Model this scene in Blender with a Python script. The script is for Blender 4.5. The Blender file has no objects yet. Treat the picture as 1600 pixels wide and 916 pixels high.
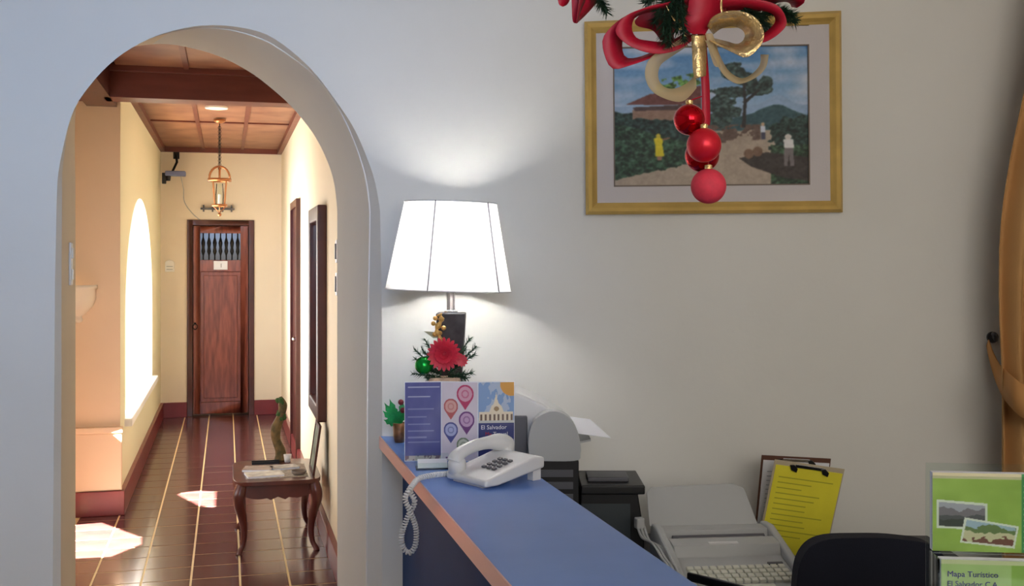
import bpy, bmesh, math, random
import numpy as np
from mathutils import Vector, Matrix
random.seed(7)
S = bpy.context.scene
COL = S.collection
# ------------------------------------------------------------------ camera
F = 1715.0; HY = 408.0; CH = 1.61
TH = math.atan2(446, F)                     # yaw of the camera, right of the corridor axis (+Y)
cd = bpy.data.cameras.new('camera'); cam = bpy.data.objects.new('camera', cd); COL.objects.link(cam)
cam.location = (0, 0, CH); cam.rotation_euler = (math.pi/2, 0, -TH)
cd.sensor_width = 36; cd.lens = 36*F/1600; cd.shift_y = -(458-HY)/1600; cd.clip_start = .05
S.camera = cam
# ------------------------------------------------------------------ world, sun, area lights, exposure
w = bpy.data.worlds.new('world'); S.world = w; w.use_nodes = True
w.node_tree.nodes['Background'].inputs[0].default_value = (.86, .93, 1, 1)
w.node_tree.nodes['Background'].inputs[1].default_value = 4.0
S.view_settings.view_transform = 'Standard'; S.view_settings.look = 'None'
S.view_settings.gamma = 1; S.view_settings.exposure = 0.0
SUN_D = Vector((.42, .72, -.62)).normalized()
def light(name, kind, loc, direction, energy, color, size=None, size_y=None):
    l = bpy.data.lights.new(name, kind); l.energy = energy; l.color = color
    o = bpy.data.objects.new(name, l); COL.objects.link(o); o.location = loc
    if direction is not None: o.rotation_euler = Vector(direction).to_track_quat('-Z', 'Y').to_euler()
    if kind == 'AREA':
        l.shape = 'RECTANGLE'; l.size = size; l.size_y = size_y or size
    if kind == 'SUN': l.angle = math.radians(.6)
    if kind == 'POINT': l.shadow_soft_size = size or .03
    return o
def C(xc, Z, z=0.0):                         # camera-frame metres (right, depth, height) -> world
    return Vector((Z*math.sin(TH)+xc*math.cos(TH), Z*math.cos(TH)-xc*math.sin(TH), z))
def CD(xc, Z, z=0.0): return C(xc, Z, z)
light('sun', 'SUN', (-6, -4, 8), SUN_D, 210, (1, .93, .82))
# added lobby fill lamps: a cool one aimed left, a warm one behind
light('cool_fill', 'AREA', C(-.3, .1, 2.45), CD(-.42, 1, -.1), 9.5, (.30, .54, 1), 1.2, 1.0).data.spread = math.radians(75)
light('warm_fill', 'AREA', C(1.0, -1.8, 2.2), CD(-.05, 1, -.03), 60, (1, .93, .84), 2.4, 1.4)
light('corridor_window_daylight', 'AREA', (-.80, 9.15, 1.3), (1, -.05, -.05), 62, (1, .98, .95), 2.3, 1.4)
light('patio_daylight', 'AREA', (-1.14, 5.9, 1.5), (1, .2, -.1), 16, (1, .97, .93), 2.0, 1.6)
# ------------------------------------------------------------------ helpers
def U(px): return (px-800)/F
def V(py): return (HY-py)/F
def PX(px, py, Z): return C(U(px)*Z, Z, CH+V(py)*Z)             # pixel at camera depth Z
def PF(px, Z, z=0.0): return C(U(px)*Z, Z, z)                   # image column at depth Z, height z
TW = math.tan(math.radians(2)); ZW = 3.485                       # plane of the lobby wall
def WP(px, py, off=0.0):
    Z = (ZW-off)/(1+U(px)*TW); return PX(px, py, Z)
def wallZ(px, off=0): return (ZW-off)/(1+U(px)*TW)
def lin(c): return tuple(((x/255)/12.92 if x/255 <= .04045 else ((x/255+.055)/1.055)**2.4) for x in c)
MATS = {}
def mat(name, rgb, rough=.6, metal=0, noise=0, nscale=8, bump=0, bscale=60, trans=0, alpha=1, emis=0, coat=0, stretch=None, rgb2=None, spec=None, ior=1.45):
    if name in MATS: return MATS[name]
    m = bpy.data.materials.new(name); m.use_nodes = True; nt = m.node_tree; b = nt.nodes['Principled BSDF']
    c = lin(rgb)+(1,)
    b.inputs['Base Color'].default_value = c; b.inputs['Roughness'].default_value = rough; b.inputs['Metallic'].default_value = metal
    b.inputs['Transmission Weight'].default_value = trans; b.inputs['Alpha'].default_value = alpha; b.inputs['IOR'].default_value = ior
    b.inputs['Coat Weight'].default_value = coat; b.inputs['Coat Roughness'].default_value = .1
    if spec is not None: b.inputs['Specular IOR Level'].default_value = spec
    if emis: b.inputs['Emission Color'].default_value = c; b.inputs['Emission Strength'].default_value = emis
    tc = nt.nodes.new('ShaderNodeTexCoord'); mp = nt.nodes.new('ShaderNodeMapping'); nt.links.new(tc.outputs['Object'], mp.inputs[0])
    if stretch: mp.inputs['Scale'].default_value = stretch
    if noise or rgb2:
        n = nt.nodes.new('ShaderNodeTexNoise'); n.inputs['Scale'].default_value = nscale; n.inputs['Detail'].default_value = 5
        nt.links.new(mp.outputs[0], n.inputs['Vector'])
        r = nt.nodes.new('ShaderNodeValToRGB'); r.color_ramp.elements[0].position = .3; r.color_ramp.elements[1].position = .7
        if rgb2: r.color_ramp.elements[0].color = lin(rgb2)+(1,); r.color_ramp.elements[1].color = c
        else:
            r.color_ramp.elements[0].color = tuple(x*(1-noise) for x in c[:3])+(1,)
            r.color_ramp.elements[1].color = tuple(min(1, x*(1+noise)) for x in c[:3])+(1,)
        nt.links.new(n.outputs['Fac'], r.inputs[0]); nt.links.new(r.outputs[0], b.inputs['Base Color'])
    if bump:
        n2 = nt.nodes.new('ShaderNodeTexNoise'); n2.inputs['Scale'].default_value = bscale; n2.inputs['Detail'].default_value = 3
        nt.links.new(mp.outputs[0], n2.inputs['Vector'])
        bp = nt.nodes.new('ShaderNodeBump'); bp.inputs['Strength'].default_value = bump; bp.inputs['Distance'].default_value = .004
        nt.links.new(n2.outputs['Fac'], bp.inputs['Height']); nt.links.new(bp.outputs[0], b.inputs['Normal'])
    MATS[name] = m; return m
def mat_attr(name, rough=.5, coat=0):
    m = bpy.data.materials.new(name); m.use_nodes = True; nt = m.node_tree; b = nt.nodes['Principled BSDF']
    a = nt.nodes.new('ShaderNodeAttribute'); a.attribute_name = 'Col'
    nt.links.new(a.outputs['Color'], b.inputs['Base Color']); b.inputs['Roughness'].default_value = rough; b.inputs['Coat Weight'].default_value = coat
    return m
class MB:
    def __init__(s): s.b = bmesh.new(); s.M = Matrix.Identity(4)
    def v(s, p): return s.b.verts.new(s.M @ Vector(p))
    def f(s, vs, mi=0):
        try: fc = s.b.faces.new(vs); fc.material_index = mi; return fc
        except ValueError: return None
    def box(s, x0, x1, y0, y1, z0, z1, mi=0):
        p = [s.v((x, y, z)) for x in (x0, x1) for y in (y0, y1) for z in (z0, z1)]
        for q in ((0,1,3,2), (4,6,7,5), (0,4,5,1), (2,3,7,6), (0,2,6,4), (1,5,7,3)): s.f([p[i] for i in q], mi)
        return s
    def poly(s, pts, mi=0):
        s.f([s.v(p) for p in pts], mi); return s
    def prism(s, pts, d, mi=0):              # polygon extruded by vector d
        d = Vector(d); a = [s.v(p) for p in pts]; b = [s.v(Vector(p)+d) for p in pts]; n = len(pts)
        s.f(a[::-1], mi); s.f(b, mi)
        for i in range(n): s.f([a[i], a[(i+1)%n], b[(i+1)%n], b[i]], mi)
        return s
    def lathe(s, prof, n=24, cx=0, cy=0, a0=0, a1=2*math.pi, cap=True):
        full = abs(a1-a0-2*math.pi) < 1e-6; m = n if full else n+1; rings = []
        for r, z in prof:
            rings.append([s.v((cx+r*math.cos(a0+(a1-a0)*k/n), cy+r*math.sin(a0+(a1-a0)*k/n), z)) for k in range(m)])
        for A, B in zip(rings, rings[1:]):
            for k in range(n): s.f([A[k], A[(k+1)%m], B[(k+1)%m], B[k]])
        if cap and full: s.f(rings[0][::-1]); s.f(rings[-1])
        return s
    def tube(s, pts, r, n=8, cap=True):
        pts = [Vector(p) for p in pts]; rr = r if isinstance(r, (list, tuple)) else [r]*len(pts); rings = []; up = None
        for i, p in enumerate(pts):
            t = (pts[min(i+1, len(pts)-1)]-pts[max(i-1, 0)]).normalized()
            if up is None: up = t.orthogonal().normalized()
            up = (up-t*up.dot(t)); up = up.normalized() if up.length > 1e-6 else t.orthogonal().normalized()
            sd = t.cross(up)
            rings.append([s.v(p+(up*math.cos(2*math.pi*k/n)+sd*math.sin(2*math.pi*k/n))*rr[i]) for k in range(n)])
        for A, B in zip(rings, rings[1:]):
            for k in range(n): s.f([A[k], A[(k+1)%n], B[(k+1)%n], B[k]])
        if cap: s.f(rings[0][::-1]); s.f(rings[-1])
        return s
    def sphere(s, c, r, n=24, m=14, sc=(1, 1, 1)):
        c = Vector(c); rings = []
        for j in range(1, m):
            a = math.pi*j/m
            rings.append([s.v(c+Vector((r*sc[0]*math.sin(a)*math.cos(2*math.pi*k/n), r*sc[1]*math.sin(a)*math.sin(2*math.pi*k/n), r*sc[2]*math.cos(a)))) for k in range(n)])
        t = s.v(c+Vector((0, 0, r*sc[2]))); bt = s.v(c-Vector((0, 0, r*sc[2])))
        for k in range(n):
            s.f([t, rings[0][k], rings[0][(k+1)%n]]); s.f([bt, rings[-1][(k+1)%n], rings[-1][k]])
        for A, B in zip(rings, rings[1:]):
            for k in range(n): s.f([A[k], B[k], B[(k+1)%n], A[(k+1)%n]])
        return s
    def strip(s, e1, e2, mi=0):
        a = [s.v(p) for p in e1]; b = [s.v(p) for p in e2]
        for i in range(len(a)-1): s.f([a[i], a[i+1], b[i+1], b[i]], mi)
        return s
def obj(name, mb, m, parent=None, smooth=False, bevel=0, solid=0, subsurf=0, loc=None, rot=None):
    b = mb.b
    bmesh.ops.remove_doubles(b, verts=b.verts, dist=1e-6)
    big = [f for f in b.faces if len(f.verts) > 4]
    if big: bmesh.ops.triangulate(b, faces=big)
    if not solid: bmesh.ops.recalc_face_normals(b, faces=b.faces)
    me = bpy.data.meshes.new(name); b.to_mesh(me); b.free()
    for mm in (m if isinstance(m, (list, tuple)) else [m]): me.materials.append(mm)
    if smooth: me.polygons.foreach_set('use_smooth', [True]*len(me.polygons))
    o = bpy.data.objects.new(name, me); COL.objects.link(o)
    if parent: o.parent = parent
    if loc is not None: o.location = loc
    if rot is not None: o.rotation_euler = rot
    if solid: md = o.modifiers.new('solid', 'SOLIDIFY'); md.thickness = solid; md.offset = 0
    if subsurf: md = o.modifiers.new('sub', 'SUBSURF'); md.levels = md.render_levels = subsurf
    if bevel:
        md = o.modifiers.new('bevel', 'BEVEL'); md.width = bevel; md.segments = 3; md.limit_method = 'ANGLE'; md.angle_limit = math.radians(40)
        me.polygons.foreach_set('use_smooth', [True]*len(me.polygons)); 
        md2 = o.modifiers.new('wn', 'WEIGHTED_NORMAL'); md2.keep_sharp = True
    return o
def tag(o, label, cat, group=None, kind=None):
    o['label'] = label; o['category'] = cat
    if group: o['group'] = group
    if kind: o['kind'] = kind
    return o
def thing(name, label, cat, loc=(0, 0, 0), rotz=0, group=None):
    o = bpy.data.objects.new(name, None); COL.objects.link(o); o.location = loc; o.rotation_euler = (0, 0, rotz); o.empty_display_size = .05
    return tag(o, label, cat, group)
def struct(o, label=None):
    o['kind'] = 'structure'
    if label: o['label'] = label
    return o
def copy_tree(o, parent=None):
    c = o.copy(); COL.objects.link(c); c.parent = parent
    for ch in list(o.children): copy_tree(ch, c)
    return c
def spline(pts, k=6):                        # Catmull-Rom through points of any dimension
    P = [np.array(p, float) for p in pts]; out = []
    for i in range(len(P)-1):
        p0 = P[max(i-1, 0)]; p1 = P[i]; p2 = P[i+1]; p3 = P[min(i+2, len(P)-1)]
        for j in range(k):
            t = j/k; out.append(.5*((2*p1)+(-p0+p2)*t+(2*p0-5*p1+4*p2-p3)*t*t+(-p0+3*p1-3*p2+p3)*t**3))
    out.append(P[-1]); return out
def resample(pts, n):
    P = np.array(pts, float); d = np.r_[0, np.cumsum(np.linalg.norm(np.diff(P, axis=0), axis=1))]
    t = np.linspace(0, d[-1], n); return np.stack([np.interp(t, d, P[:, k]) for k in range(P.shape[1])], 1)
def text_mesh(name, body, size, m, parent, loc, rot, align='LEFT', extrude=.0002):
    cu = bpy.data.curves.new(name, 'FONT'); cu.body = body; cu.size = size; cu.align_x = align; cu.extrude = extrude; cu.resolution_u = 3
    t = bpy.data.objects.new(name, cu); COL.objects.link(t); dg = bpy.context.evaluated_depsgraph_get()
    me = bpy.data.meshes.new_from_object(t.evaluated_get(dg)); bpy.data.objects.remove(t)
    me.materials.clear(); me.materials.append(m)
    o = bpy.data.objects.new(name, me); COL.objects.link(o); o.parent = parent; o.location = loc; o.rotation_euler = rot
    return o
def print_grid(name, img, wd, ht, m, parent, thick=.0006):       # flat print; img rows from top, sRGB 0..255; lies in local XZ, facing -Y
    h, wn = img.shape[:2]; xs = np.linspace(0, wd, wn); zs = np.linspace(ht, 0, h)
    X, Z = np.meshgrid(xs, zs); v = np.stack([X, np.zeros_like(X), Z], -1).reshape(-1, 3)
    idx = np.arange(h*wn).reshape(h, wn); fc = np.stack([idx[1:, :-1], idx[1:, 1:], idx[:-1, 1:], idx[:-1, :-1]], -1).reshape(-1, 4)
    me = bpy.data.meshes.new(name); me.from_pydata(v.tolist(), [], fc.tolist())
    c = np.clip(img/255., 0, 1); c = np.where(c <= .04045, c/12.92, ((c+.055)/1.055)**2.4)
    a = me.color_attributes.new('Col', 'FLOAT_COLOR', 'POINT'); a.data.foreach_set('color', np.concatenate([c, np.ones((h, wn, 1))], -1).reshape(-1).astype('f'))
    me.materials.append(m); o = bpy.data.objects.new(name, me); COL.objects.link(o); o.parent = parent
    return o
# ------------------------------------------------------------------ materials
M = dict(
 wall=mat('lobby_plaster', (226, 225, 219), .75, bump=.12, bscale=45, noise=.02, nscale=3),
 cream=mat('cream_plaster', (236, 222, 198), .8, bump=.15, bscale=40, noise=.03, nscale=2),
 peach=mat('peach_plaster', (230, 200, 166), .8, bump=.15, bscale=40, noise=.03, nscale=2),
 tile=mat('maroon_tile', (92, 54, 52), .2, noise=.25, nscale=5, coat=.2),
 grout=mat('yellow_grout', (240, 216, 160), .5),
 base=mat('maroon_baseboard', (120, 44, 46), .3, noise=.1),
 wood=mat('red_brown_wood', (146, 80, 62), .3, rgb2=(104, 50, 40), nscale=6, stretch=(6, 6, .8), coat=.2),
 wooddark=mat('dark_brown_wood', (72, 30, 24), .35, noise=.25, nscale=6, coat=.2),
 ceil=mat('ceiling_board', (150, 108, 84), .5, rgb2=(114, 72, 58), nscale=4),
 beam=mat('ceiling_beam_wood', (104, 54, 44), .45, noise=.2, nscale=5, stretch=(.5, 3, 3)),
 white=mat('white_paint', (238, 236, 230), .5),
 black=mat('black_plastic', (22, 22, 24), .4),
 iron=mat('black_iron', (30, 28, 28), .5, metal=.4),
 brass=mat('aged_brass', (168, 112, 70), .35, metal=.7),
 chrome=mat('chrome', (200, 200, 205), .15, metal=1),
 blue=mat('blue_laminate', (98, 138, 212), .26, noise=.03),
 navy=mat('navy_panel', (14, 56, 112), .6, noise=.06, spec=.15),
 edge=mat('copper_edge_band', (214, 164, 158), .3, metal=.3),
 paper=mat('white_paper', (236, 238, 244), .7),
 ivory=mat('ivory_plastic', (222, 222, 222), .35),
 greyp=mat('grey_plastic', (178, 180, 180), .45),
 greyd=mat('dark_grey_plastic', (86, 86, 92), .45),
 red=mat('red_ribbon', (176, 14, 44), .5, noise=.12, nscale=30),
 green=mat('pine_green', (34, 66, 44), .7, noise=.3, nscale=60),
 gold=mat('gold_foil', (222, 190, 130), .25, metal=.7, noise=.3, nscale=50, bump=1.0, bscale=90),
 goldframe=mat('gilded_wood', (206, 172, 96), .38, metal=.35, noise=.12, nscale=12),
)
glass = bpy.data.materials.new('clear_acrylic'); glass.use_nodes = True; _n = glass.node_tree; _n.nodes.clear()
_o = _n.nodes.new('ShaderNodeOutputMaterial'); _a = _n.nodes.new('ShaderNodeBsdfTransparent'); _g = _n.nodes.new('ShaderNodeBsdfGlossy'); _m = _n.nodes.new('ShaderNodeMixShader'); _l = _n.nodes.new('ShaderNodeLayerWeight')
_a.inputs[0].default_value = (.93, .97, .95, 1); _g.inputs['Roughness'].default_value = .06; _l.inputs[0].default_value = .25
_n.links.new(_l.outputs['Fresnel'], _m.inputs[0]); _n.links.new(_a.outputs[0], _m.inputs[1]); _n.links.new(_g.outputs[0], _m.inputs[2]); _n.links.new(_m.outputs[0], _o.inputs[0])
def sheer_mat(name, rgb, tr):
    m = bpy.data.materials.new(name); m.use_nodes = True; nt = m.node_tree; nt.nodes.clear()
    o = nt.nodes.new('ShaderNodeOutputMaterial'); d = nt.nodes.new('ShaderNodeBsdfDiffuse'); t = nt.nodes.new('ShaderNodeBsdfTranslucent'); g = nt.nodes.new('ShaderNodeBsdfTransparent')
    m1 = nt.nodes.new('ShaderNodeMixShader'); m2 = nt.nodes.new('ShaderNodeMixShader'); m1.inputs[0].default_value = .42 if 'shade' in name else .5; m2.inputs[0].default_value = tr
    for n in (d, t): n.inputs[0].default_value = lin(rgb)+(1,)
    nt.links.new(d.outputs[0], m1.inputs[1]); nt.links.new(t.outputs[0], m1.inputs[2]); nt.links.new(m1.outputs[0], m2.inputs[1]); nt.links.new(g.outputs[0], m2.inputs[2]); nt.links.new(m2.outputs[0], o.inputs[0])
    return m
M['shade'] = sheer_mat('lamp_shade_fabric', (250, 250, 250), 0)
M['sheer'] = sheer_mat('sheer_gold_ribbon', (232, 214, 170), .4)
M['foil'] = mat('sheer_gold_foil', (226, 190, 130), .2, metal=.6, noise=.4, nscale=40, alpha=.72, bump=1.0, bscale=70)
# ================================================================== STRUCTURE : lobby
# arch curves, traced as (column,row) and laid on the wall's front plane (A), the chamfer line (B) and the wall's rear plane (C)
A_l = [(81,1197),(83,800),(85,600),(86,400),(89,300)]
A_a = [(89,300),(93,259),(113,177),(145,128),(175,97),(204,76),(235,60),(263,50),(309,40.5),(358,40.5),(407,50),(440,68),(473,95),(500,124),(522,154),(547,190),(565,226),(585,280),(594,330)]
A_r = [(594,330),(596,400),(597,600),(597,1197)]
B_l = [(95,1190),(95,800),(96,600),(96,400),(97,300)]
B_a = [(97,300),(98,262),(112,176),(143,126),(173,95),(202,74),(233,59),(263,50),(309,43),(358,46),(407,60),(435,75),(460,92),(489,115),(519,151),(545,200),(565,253),(574,292),(578,330)]
B_r = [(578,330),(577,400),(574,600),(572,1190)]
C_l = [(118,1090),(118,800),(118,600),(118,400),(118,300)]
C_a = [(118,300),(117,200),(122,152),(137,125),(162,97),(190,79),(221,71),(263,69),(309,77.5),(352,92),(394,115),(424,138),(450,161),(473,187),(492,213),(509,246),(522,285),(527,330)]
C_r = [(527,330),(527,400),(527,600),(527,1090)]
def curve3(l, a, r, off):
    pts = np.vstack([resample(l, 7)[:-1], resample(spline(a, 4), 57), resample(r, 7)[1:]])
    out = [WP(x, y, off) for x, y in pts]; out[0].z = 0; out[-1].z = 0
    return out
TH_W = .55
cA, cB, cC = curve3(A_l, A_a, A_r, 0), curve3(B_l, B_a, B_r, -.045), curve3(C_l, C_a, C_r, -TH_W)
def wallxc(xc, off=0): return C(xc, ZW-off-xc*TW)               # point on the wall plane by lateral metres
HC = 3.05
mb = MB()
L, R_ = -2.7, 2.45
def wz(xc, z, off=0): p = wallxc(xc, off); p.z = z; return p
mb.poly([wz(L, 0), wz(L, HC), wz(R_, HC), wz(R_, 0)]+cA[::-1])
mb.strip(cA, cB); 
n = len(cB)
mb.strip(cB[:30], cC[:30], 1); mb.strip(cB[29:], cC[29:], 0)
mb.poly([wz(L, 0, -TH_W), wz(L, HC, -TH_W), wz(R_, HC, -TH_W), wz(R_, 0, -TH_W)]+cC[::-1], 1)
mb.poly([wz(L, HC), wz(R_, HC), wz(R_, HC, -TH_W), wz(L, HC, -TH_W)])
mb.poly([wz(L, 0), wz(L, HC), wz(L, HC, -TH_W), wz(L, 0, -TH_W)]); mb.poly([wz(R_, 0), wz(R_, HC), wz(R_, HC, -TH_W), wz(R_, 0, -TH_W)])
o = struct(obj('wall_front', mb, [M['wall'], M['cream']]), 'white plaster wall pierced by the thick arched passage')
keyset = {tuple(round(q, 4) for q in v) for v in cA+cB+cC}
for p in o.data.polygons: p.use_smooth = all(tuple(round(q, 4) for q in o.data.vertices[i].co) in keyset for i in p.vertices)
for L_k in (cA, cB, cC):
    ks = {tuple(round(q, 4) for q in v) for v in L_k}
    for e_ in o.data.edges:
        if all(tuple(round(q, 4) for q in o.data.vertices[i].co) in ks for i in e_.vertices): e_.use_edge_sharp = True
struct(obj('trim_4', MB().tube(cB[22:], .0035, 8), M['white'], smooth=True), 'thin white bead added for the highlight on the rounded plaster edge along the right side of the arch')  # white bead drawn as the bright highlight line of the arch edge
# lobby floor, other walls and ceiling (outside the frame)
def quad(pts, t): mb = MB(); mb.prism(pts, t); return mb
zb = -2.2
struct(obj('floor', quad([C(L, zb), C(R_, zb), wz(R_, 0), wz(L, 0)], (0, 0, -.1)), mat('lobby_floor', (150, 120, 100), .4, noise=.1)))
struct(obj('ceiling', quad([C(L, zb, HC), C(R_, zb, HC), wz(R_, HC), wz(L, HC)], (0, 0, .1)), M['white']))
struct(obj('wall_right', quad([C(R_, zb), C(R_, zb, HC), wz(R_, HC), wz(R_, 0)], CD(.1, 0)), M['wall']))
struct(obj('wall_left', quad([C(L, zb), C(L, zb, HC), wz(L, HC), wz(L, 0)], CD(-.1, 0)), M['wall']))
struct(obj('wall_back', quad([C(L, zb), C(L, zb, HC), C(R_, zb, HC), C(R_, zb)], CD(0, -.1)), M['wall']))
# ================================================================== STRUCTURE : corridor
XL, XR, YF, YE = -.655, .56, 7.39, 11.8
XO = -1.2; CZ = 2.78; T = .24
o = MB().box(XO-.1, 1.2, 3.85, YE+.3, -.1, -.0015)
corr = struct(obj('floor_corridor', o, M['grout']), 'corridor floor of glossy maroon tiles with yellow joint lines')
tmb = MB().box(-T/2+.0055, T/2-.0055, -T/2+.0056, T/2-.0056, -.008, 0)
first = None
off = .066
Ynear = 3.62
for j in range(36):
    for i in range(-8, 4):
        x = off+(i+.5)*T-T; y = Ynear+(j+.5)*T
        if y-T/2 > YE: continue
        if y+T/2 > YF and x+T/2 < XL: continue
        if x-T/2 > XR or x+T/2 < XO: continue
        pc = x*math.cos(TH)-y*math.sin(TH); pz = x*math.sin(TH)+y*math.cos(TH)
        if pz < ZW-pc*TW+.16: continue
        px = 800+F*pc/pz
        if px < 60 and y < YF: continue
        if first is None:
            first = obj('tile', tmb, M['tile'], corr); t_ = first
        else:
            t_ = first.copy(); COL.objects.link(t_); t_.parent = corr
        t_.location = (x, y, random.uniform(0, .0006)); t_.rotation_euler = (random.uniform(-.0008, .0008), random.uniform(-.0008, .0008), 0)
# threshold inside the arch
ths = struct(obj('trim_1', MB().prism([cA[0]+Vector((0,0,-.006)), cA[-1]+Vector((0,0,-.006)), cC[-1]+Vector((0,0,-.006)), cC[0]+Vector((0,0,-.006))], (0, 0, .0065)), M['base']), 'maroon threshold under the arch')
# left wall with arched window opening
WT = .03
wy0, wy1, wz0, wsp, wap = 7.75, 10.5, .56, 1.22, 2.1
arc = [(wy0, wz0), (wy0, wsp)]+[((wy0+wy1)/2-(wy1-wy0)/2*math.cos(a), wsp+(wap-wsp)*math.sin(a)) for a in np.linspace(0.05, math.pi-.05, 25)]+[(wy1, wsp), (wy1, wz0)]
mb = MB()
for X in (XL, XL-WT):
    ym = (wy0+wy1)/2
    mb.poly([(X, YF, 0), (X, YF, CZ+.1), (X, YE, CZ+.1), (X, YE, 0)] if False else [(X, YF, wz0), (X, YF, CZ+.1), (X, YE, CZ+.1), (X, YE, wz0)]+[(X, y, z) for y, z in arc[::-1]])
    mb.poly([(X, YF, 0), (X, YE, 0), (X, YE, wz0), (X, YF, wz0)])
mb.strip([(XL, y, z) for y, z in arc], [(XL-WT, y, z) for y, z in arc]); mb.poly([(XL, wy0, wz0), (XL, wy1, wz0), (XL-WT, wy1, wz0), (XL-WT, wy0, wz0)])
struct(obj('wall_corridor_left', mb, mat('pale_green_cream_plaster', (232, 224, 190), .8, bump=.15, bscale=40)), 'cream corridor wall with a tall arched window opening')
wf = struct(obj('window_1', MB().box(XL-WT-.005, XL+.05, wy0-.06, wy1+.06, wz0-.05, wz0+.003), M['white'], bevel=.008), 'white sill of the arched corridor window')
# facing wall beside the recess
struct(obj('wall_pier', MB().box(XO, XL-.001, YF, YF+.25, 0, CZ+.1), M['peach']), 'peach pier wall facing the arch')
struct(obj('trim_2', MB().box(XO, XL+.012, YF-.03, YF, .155, .52).box(XO, XL+.018, YF-.045, YF, .52, .56), M['peach'], bevel=.006), 'low projecting wainscot on the peach pier wall')
struct(obj('baseboard_pier', MB().box(XO, XL+.03, YF-.05, YF, 0, .155), M['base'], bevel=.004))
struct(obj('baseboard_left', MB().box(XL, XL+.03, YF, YE, 0, .155), M['base'], bevel=.004))
struct(obj('baseboard_right', MB().box(XR-.03, XR, 4.1, YE, 0, .14), M['base'], bevel=.004))
dx0, dx1, dH = -.395, .28, 2.035
struct(obj('baseboard_end', MB().box(XL+.03, dx0, YE-.03, YE, 0, .155).box(dx1, XR-.03, YE-.03, YE, 0, .155), M['base'], bevel=.004))
mb = MB().box(XO-.1, dx0, YE, YE+.2, 0, CZ+.1).box(dx1, 1.2, YE, YE+.2, 0, CZ+.1).box(dx0, dx1, YE, YE+.2, dH, CZ+.1).box(dx0, dx1, YE+.13, YE+.2, 0, dH)
struct(obj('wall_end', mb, M['cream']), 'cream end wall of the corridor around the wooden door')
struct(obj('wall_corridor_right', MB().box(XR, XR+.2, 4.0, YE+.2, 0, CZ+.1), mat('pale_cream_plaster', (240, 226, 196), .8, bump=.15, bscale=40)), 'pale cream right wall of the corridor')
# unseen outer patio wall of the recess: openings cut to shape the sun patches
def back(px, py):
    Z = CH*F/(py-HY); p = C(U(px)*Z, Z); k = (p.x-XO)/SUN_D.x
    return (p.y-SUN_D.y*k, -SUN_D.z*k)
op1 = [back(*q) for q in ((100, 822), (160, 817), (222, 840), (222, 868), (100, 874))]
op2 = [back(*q) for q in ((272, 771), (312, 767), (338, 769), (336, 794), (310, 790))]
mb = MB(); oy0, oy1, oz1 = 3.6, YF+.25, CZ+.1
bb = bmesh.new()
def loop(pts): vs = [bb.verts.new((XO, y, z)) for y, z in pts]; return [bb.edges.new((vs[i], vs[(i+1)%len(vs)])) for i in range(len(vs))]
es = loop([(oy0, 0), (oy0, oz1), (oy1, oz1), (oy1, 0)])+loop(op1)+loop(op2)
bmesh.ops.triangle_fill(bb, edges=es, use_beauty=True)
mb.b.free(); mb.b = bb
struct(obj('wall_sun_gobo', mb, M['cream'], solid=.01), 'unseen outer wall of the side recess, its openings cut to shape the sun patches')
struct(obj('sun_blocker', MB().box(-3.0, XL-.06, YF-.2, YE+.3, CZ, CZ+.1).box(-3.0, XO-.06, 5.8, YF-.2, CZ, CZ+.1), M['wooddark']), 'unseen slab added outside the corridor window to block the sun')  # added out of view to keep direct sun off the corridor window
# ceiling of the corridor: boards between battens, a deep cross beam
ce = struct(obj('ceiling_corridor', MB().box(XO-.1, 1.2, 3.6, YE+.2, CZ+.02, CZ+.1), M['wooddark']), 'wooden corridor ceiling of framed boards')
YB = 6.95
cxs = [XL, -.235, .16, XR]; rows = [(4.25, 5.6), (5.6, YB), (YB+.2, 9.55), (9.55, YE)]
for (a, b) in rows:
    for x0, x1 in zip(cxs, cxs[1:]):
        obj('ceiling_board', MB().box(x0+.014, x1-.014, a+.014, b-.014, CZ, CZ+.03), M['ceil'], ce, bevel=.003)
    for x0, x1 in ((XO, -.92), (-.92, XL)):
        if b < YF: obj('ceiling_board', MB().box(x0+.014, x1-.014, a+.014, b-.014, CZ, CZ+.03), M['ceil'], ce)
for x in cxs[1:3]:
    for (a, b) in ((4.2, YB), (YB+.2, YE)): obj('batten', MB().box(x-.016, x+.016, a, b, CZ-.012, CZ+.01), M['beam'], ce)
for y in (5.6, 9.55): obj('batten', MB().box(XL, XR, y-.016, y+.016, CZ-.012, CZ+.01), M['beam'], ce)
obj('cross_beam', MB().box(XL-.06, XR, YB, YB+.2, CZ-.19, CZ+.03).box(XL-.06, XR, YB-.03, YB+.23, CZ-.035, CZ+.01), M['beam'], ce, bevel=.004)
obj('long_beam', MB().box(XL-.20, XL-.02, 4.2, YF, CZ-.19, CZ+.03), M['wooddark'], ce)
obj('wall_beam', MB().box(XO, XL-.2, YF-.12, YF, CZ-.16, CZ+.03), M['beam'], ce)
for (x0, x1, y0, y1) in ((XL, XL+.045, YB+.2, YE), (XR-.045, XR, YB+.2, YE), (XL, XR, YE-.05, YE), (XR-.045, XR, 4.2, YB)):
    obj('cornice', MB().box(x0, x1, y0, y1, CZ-.05, CZ+.01), M['beam'], ce)
# the small base block at the foot of the left jamb
p = cC[0]
struct(obj('baseboard_jamb', MB().prism([p+Vector((-.3, .0, 0)), p+Vector((.028, 0, 0)), p+Vector((.028, .04, 0)), p+Vector((-.3, .04, 0))], (0, 0, .17)), M['base']))
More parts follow.
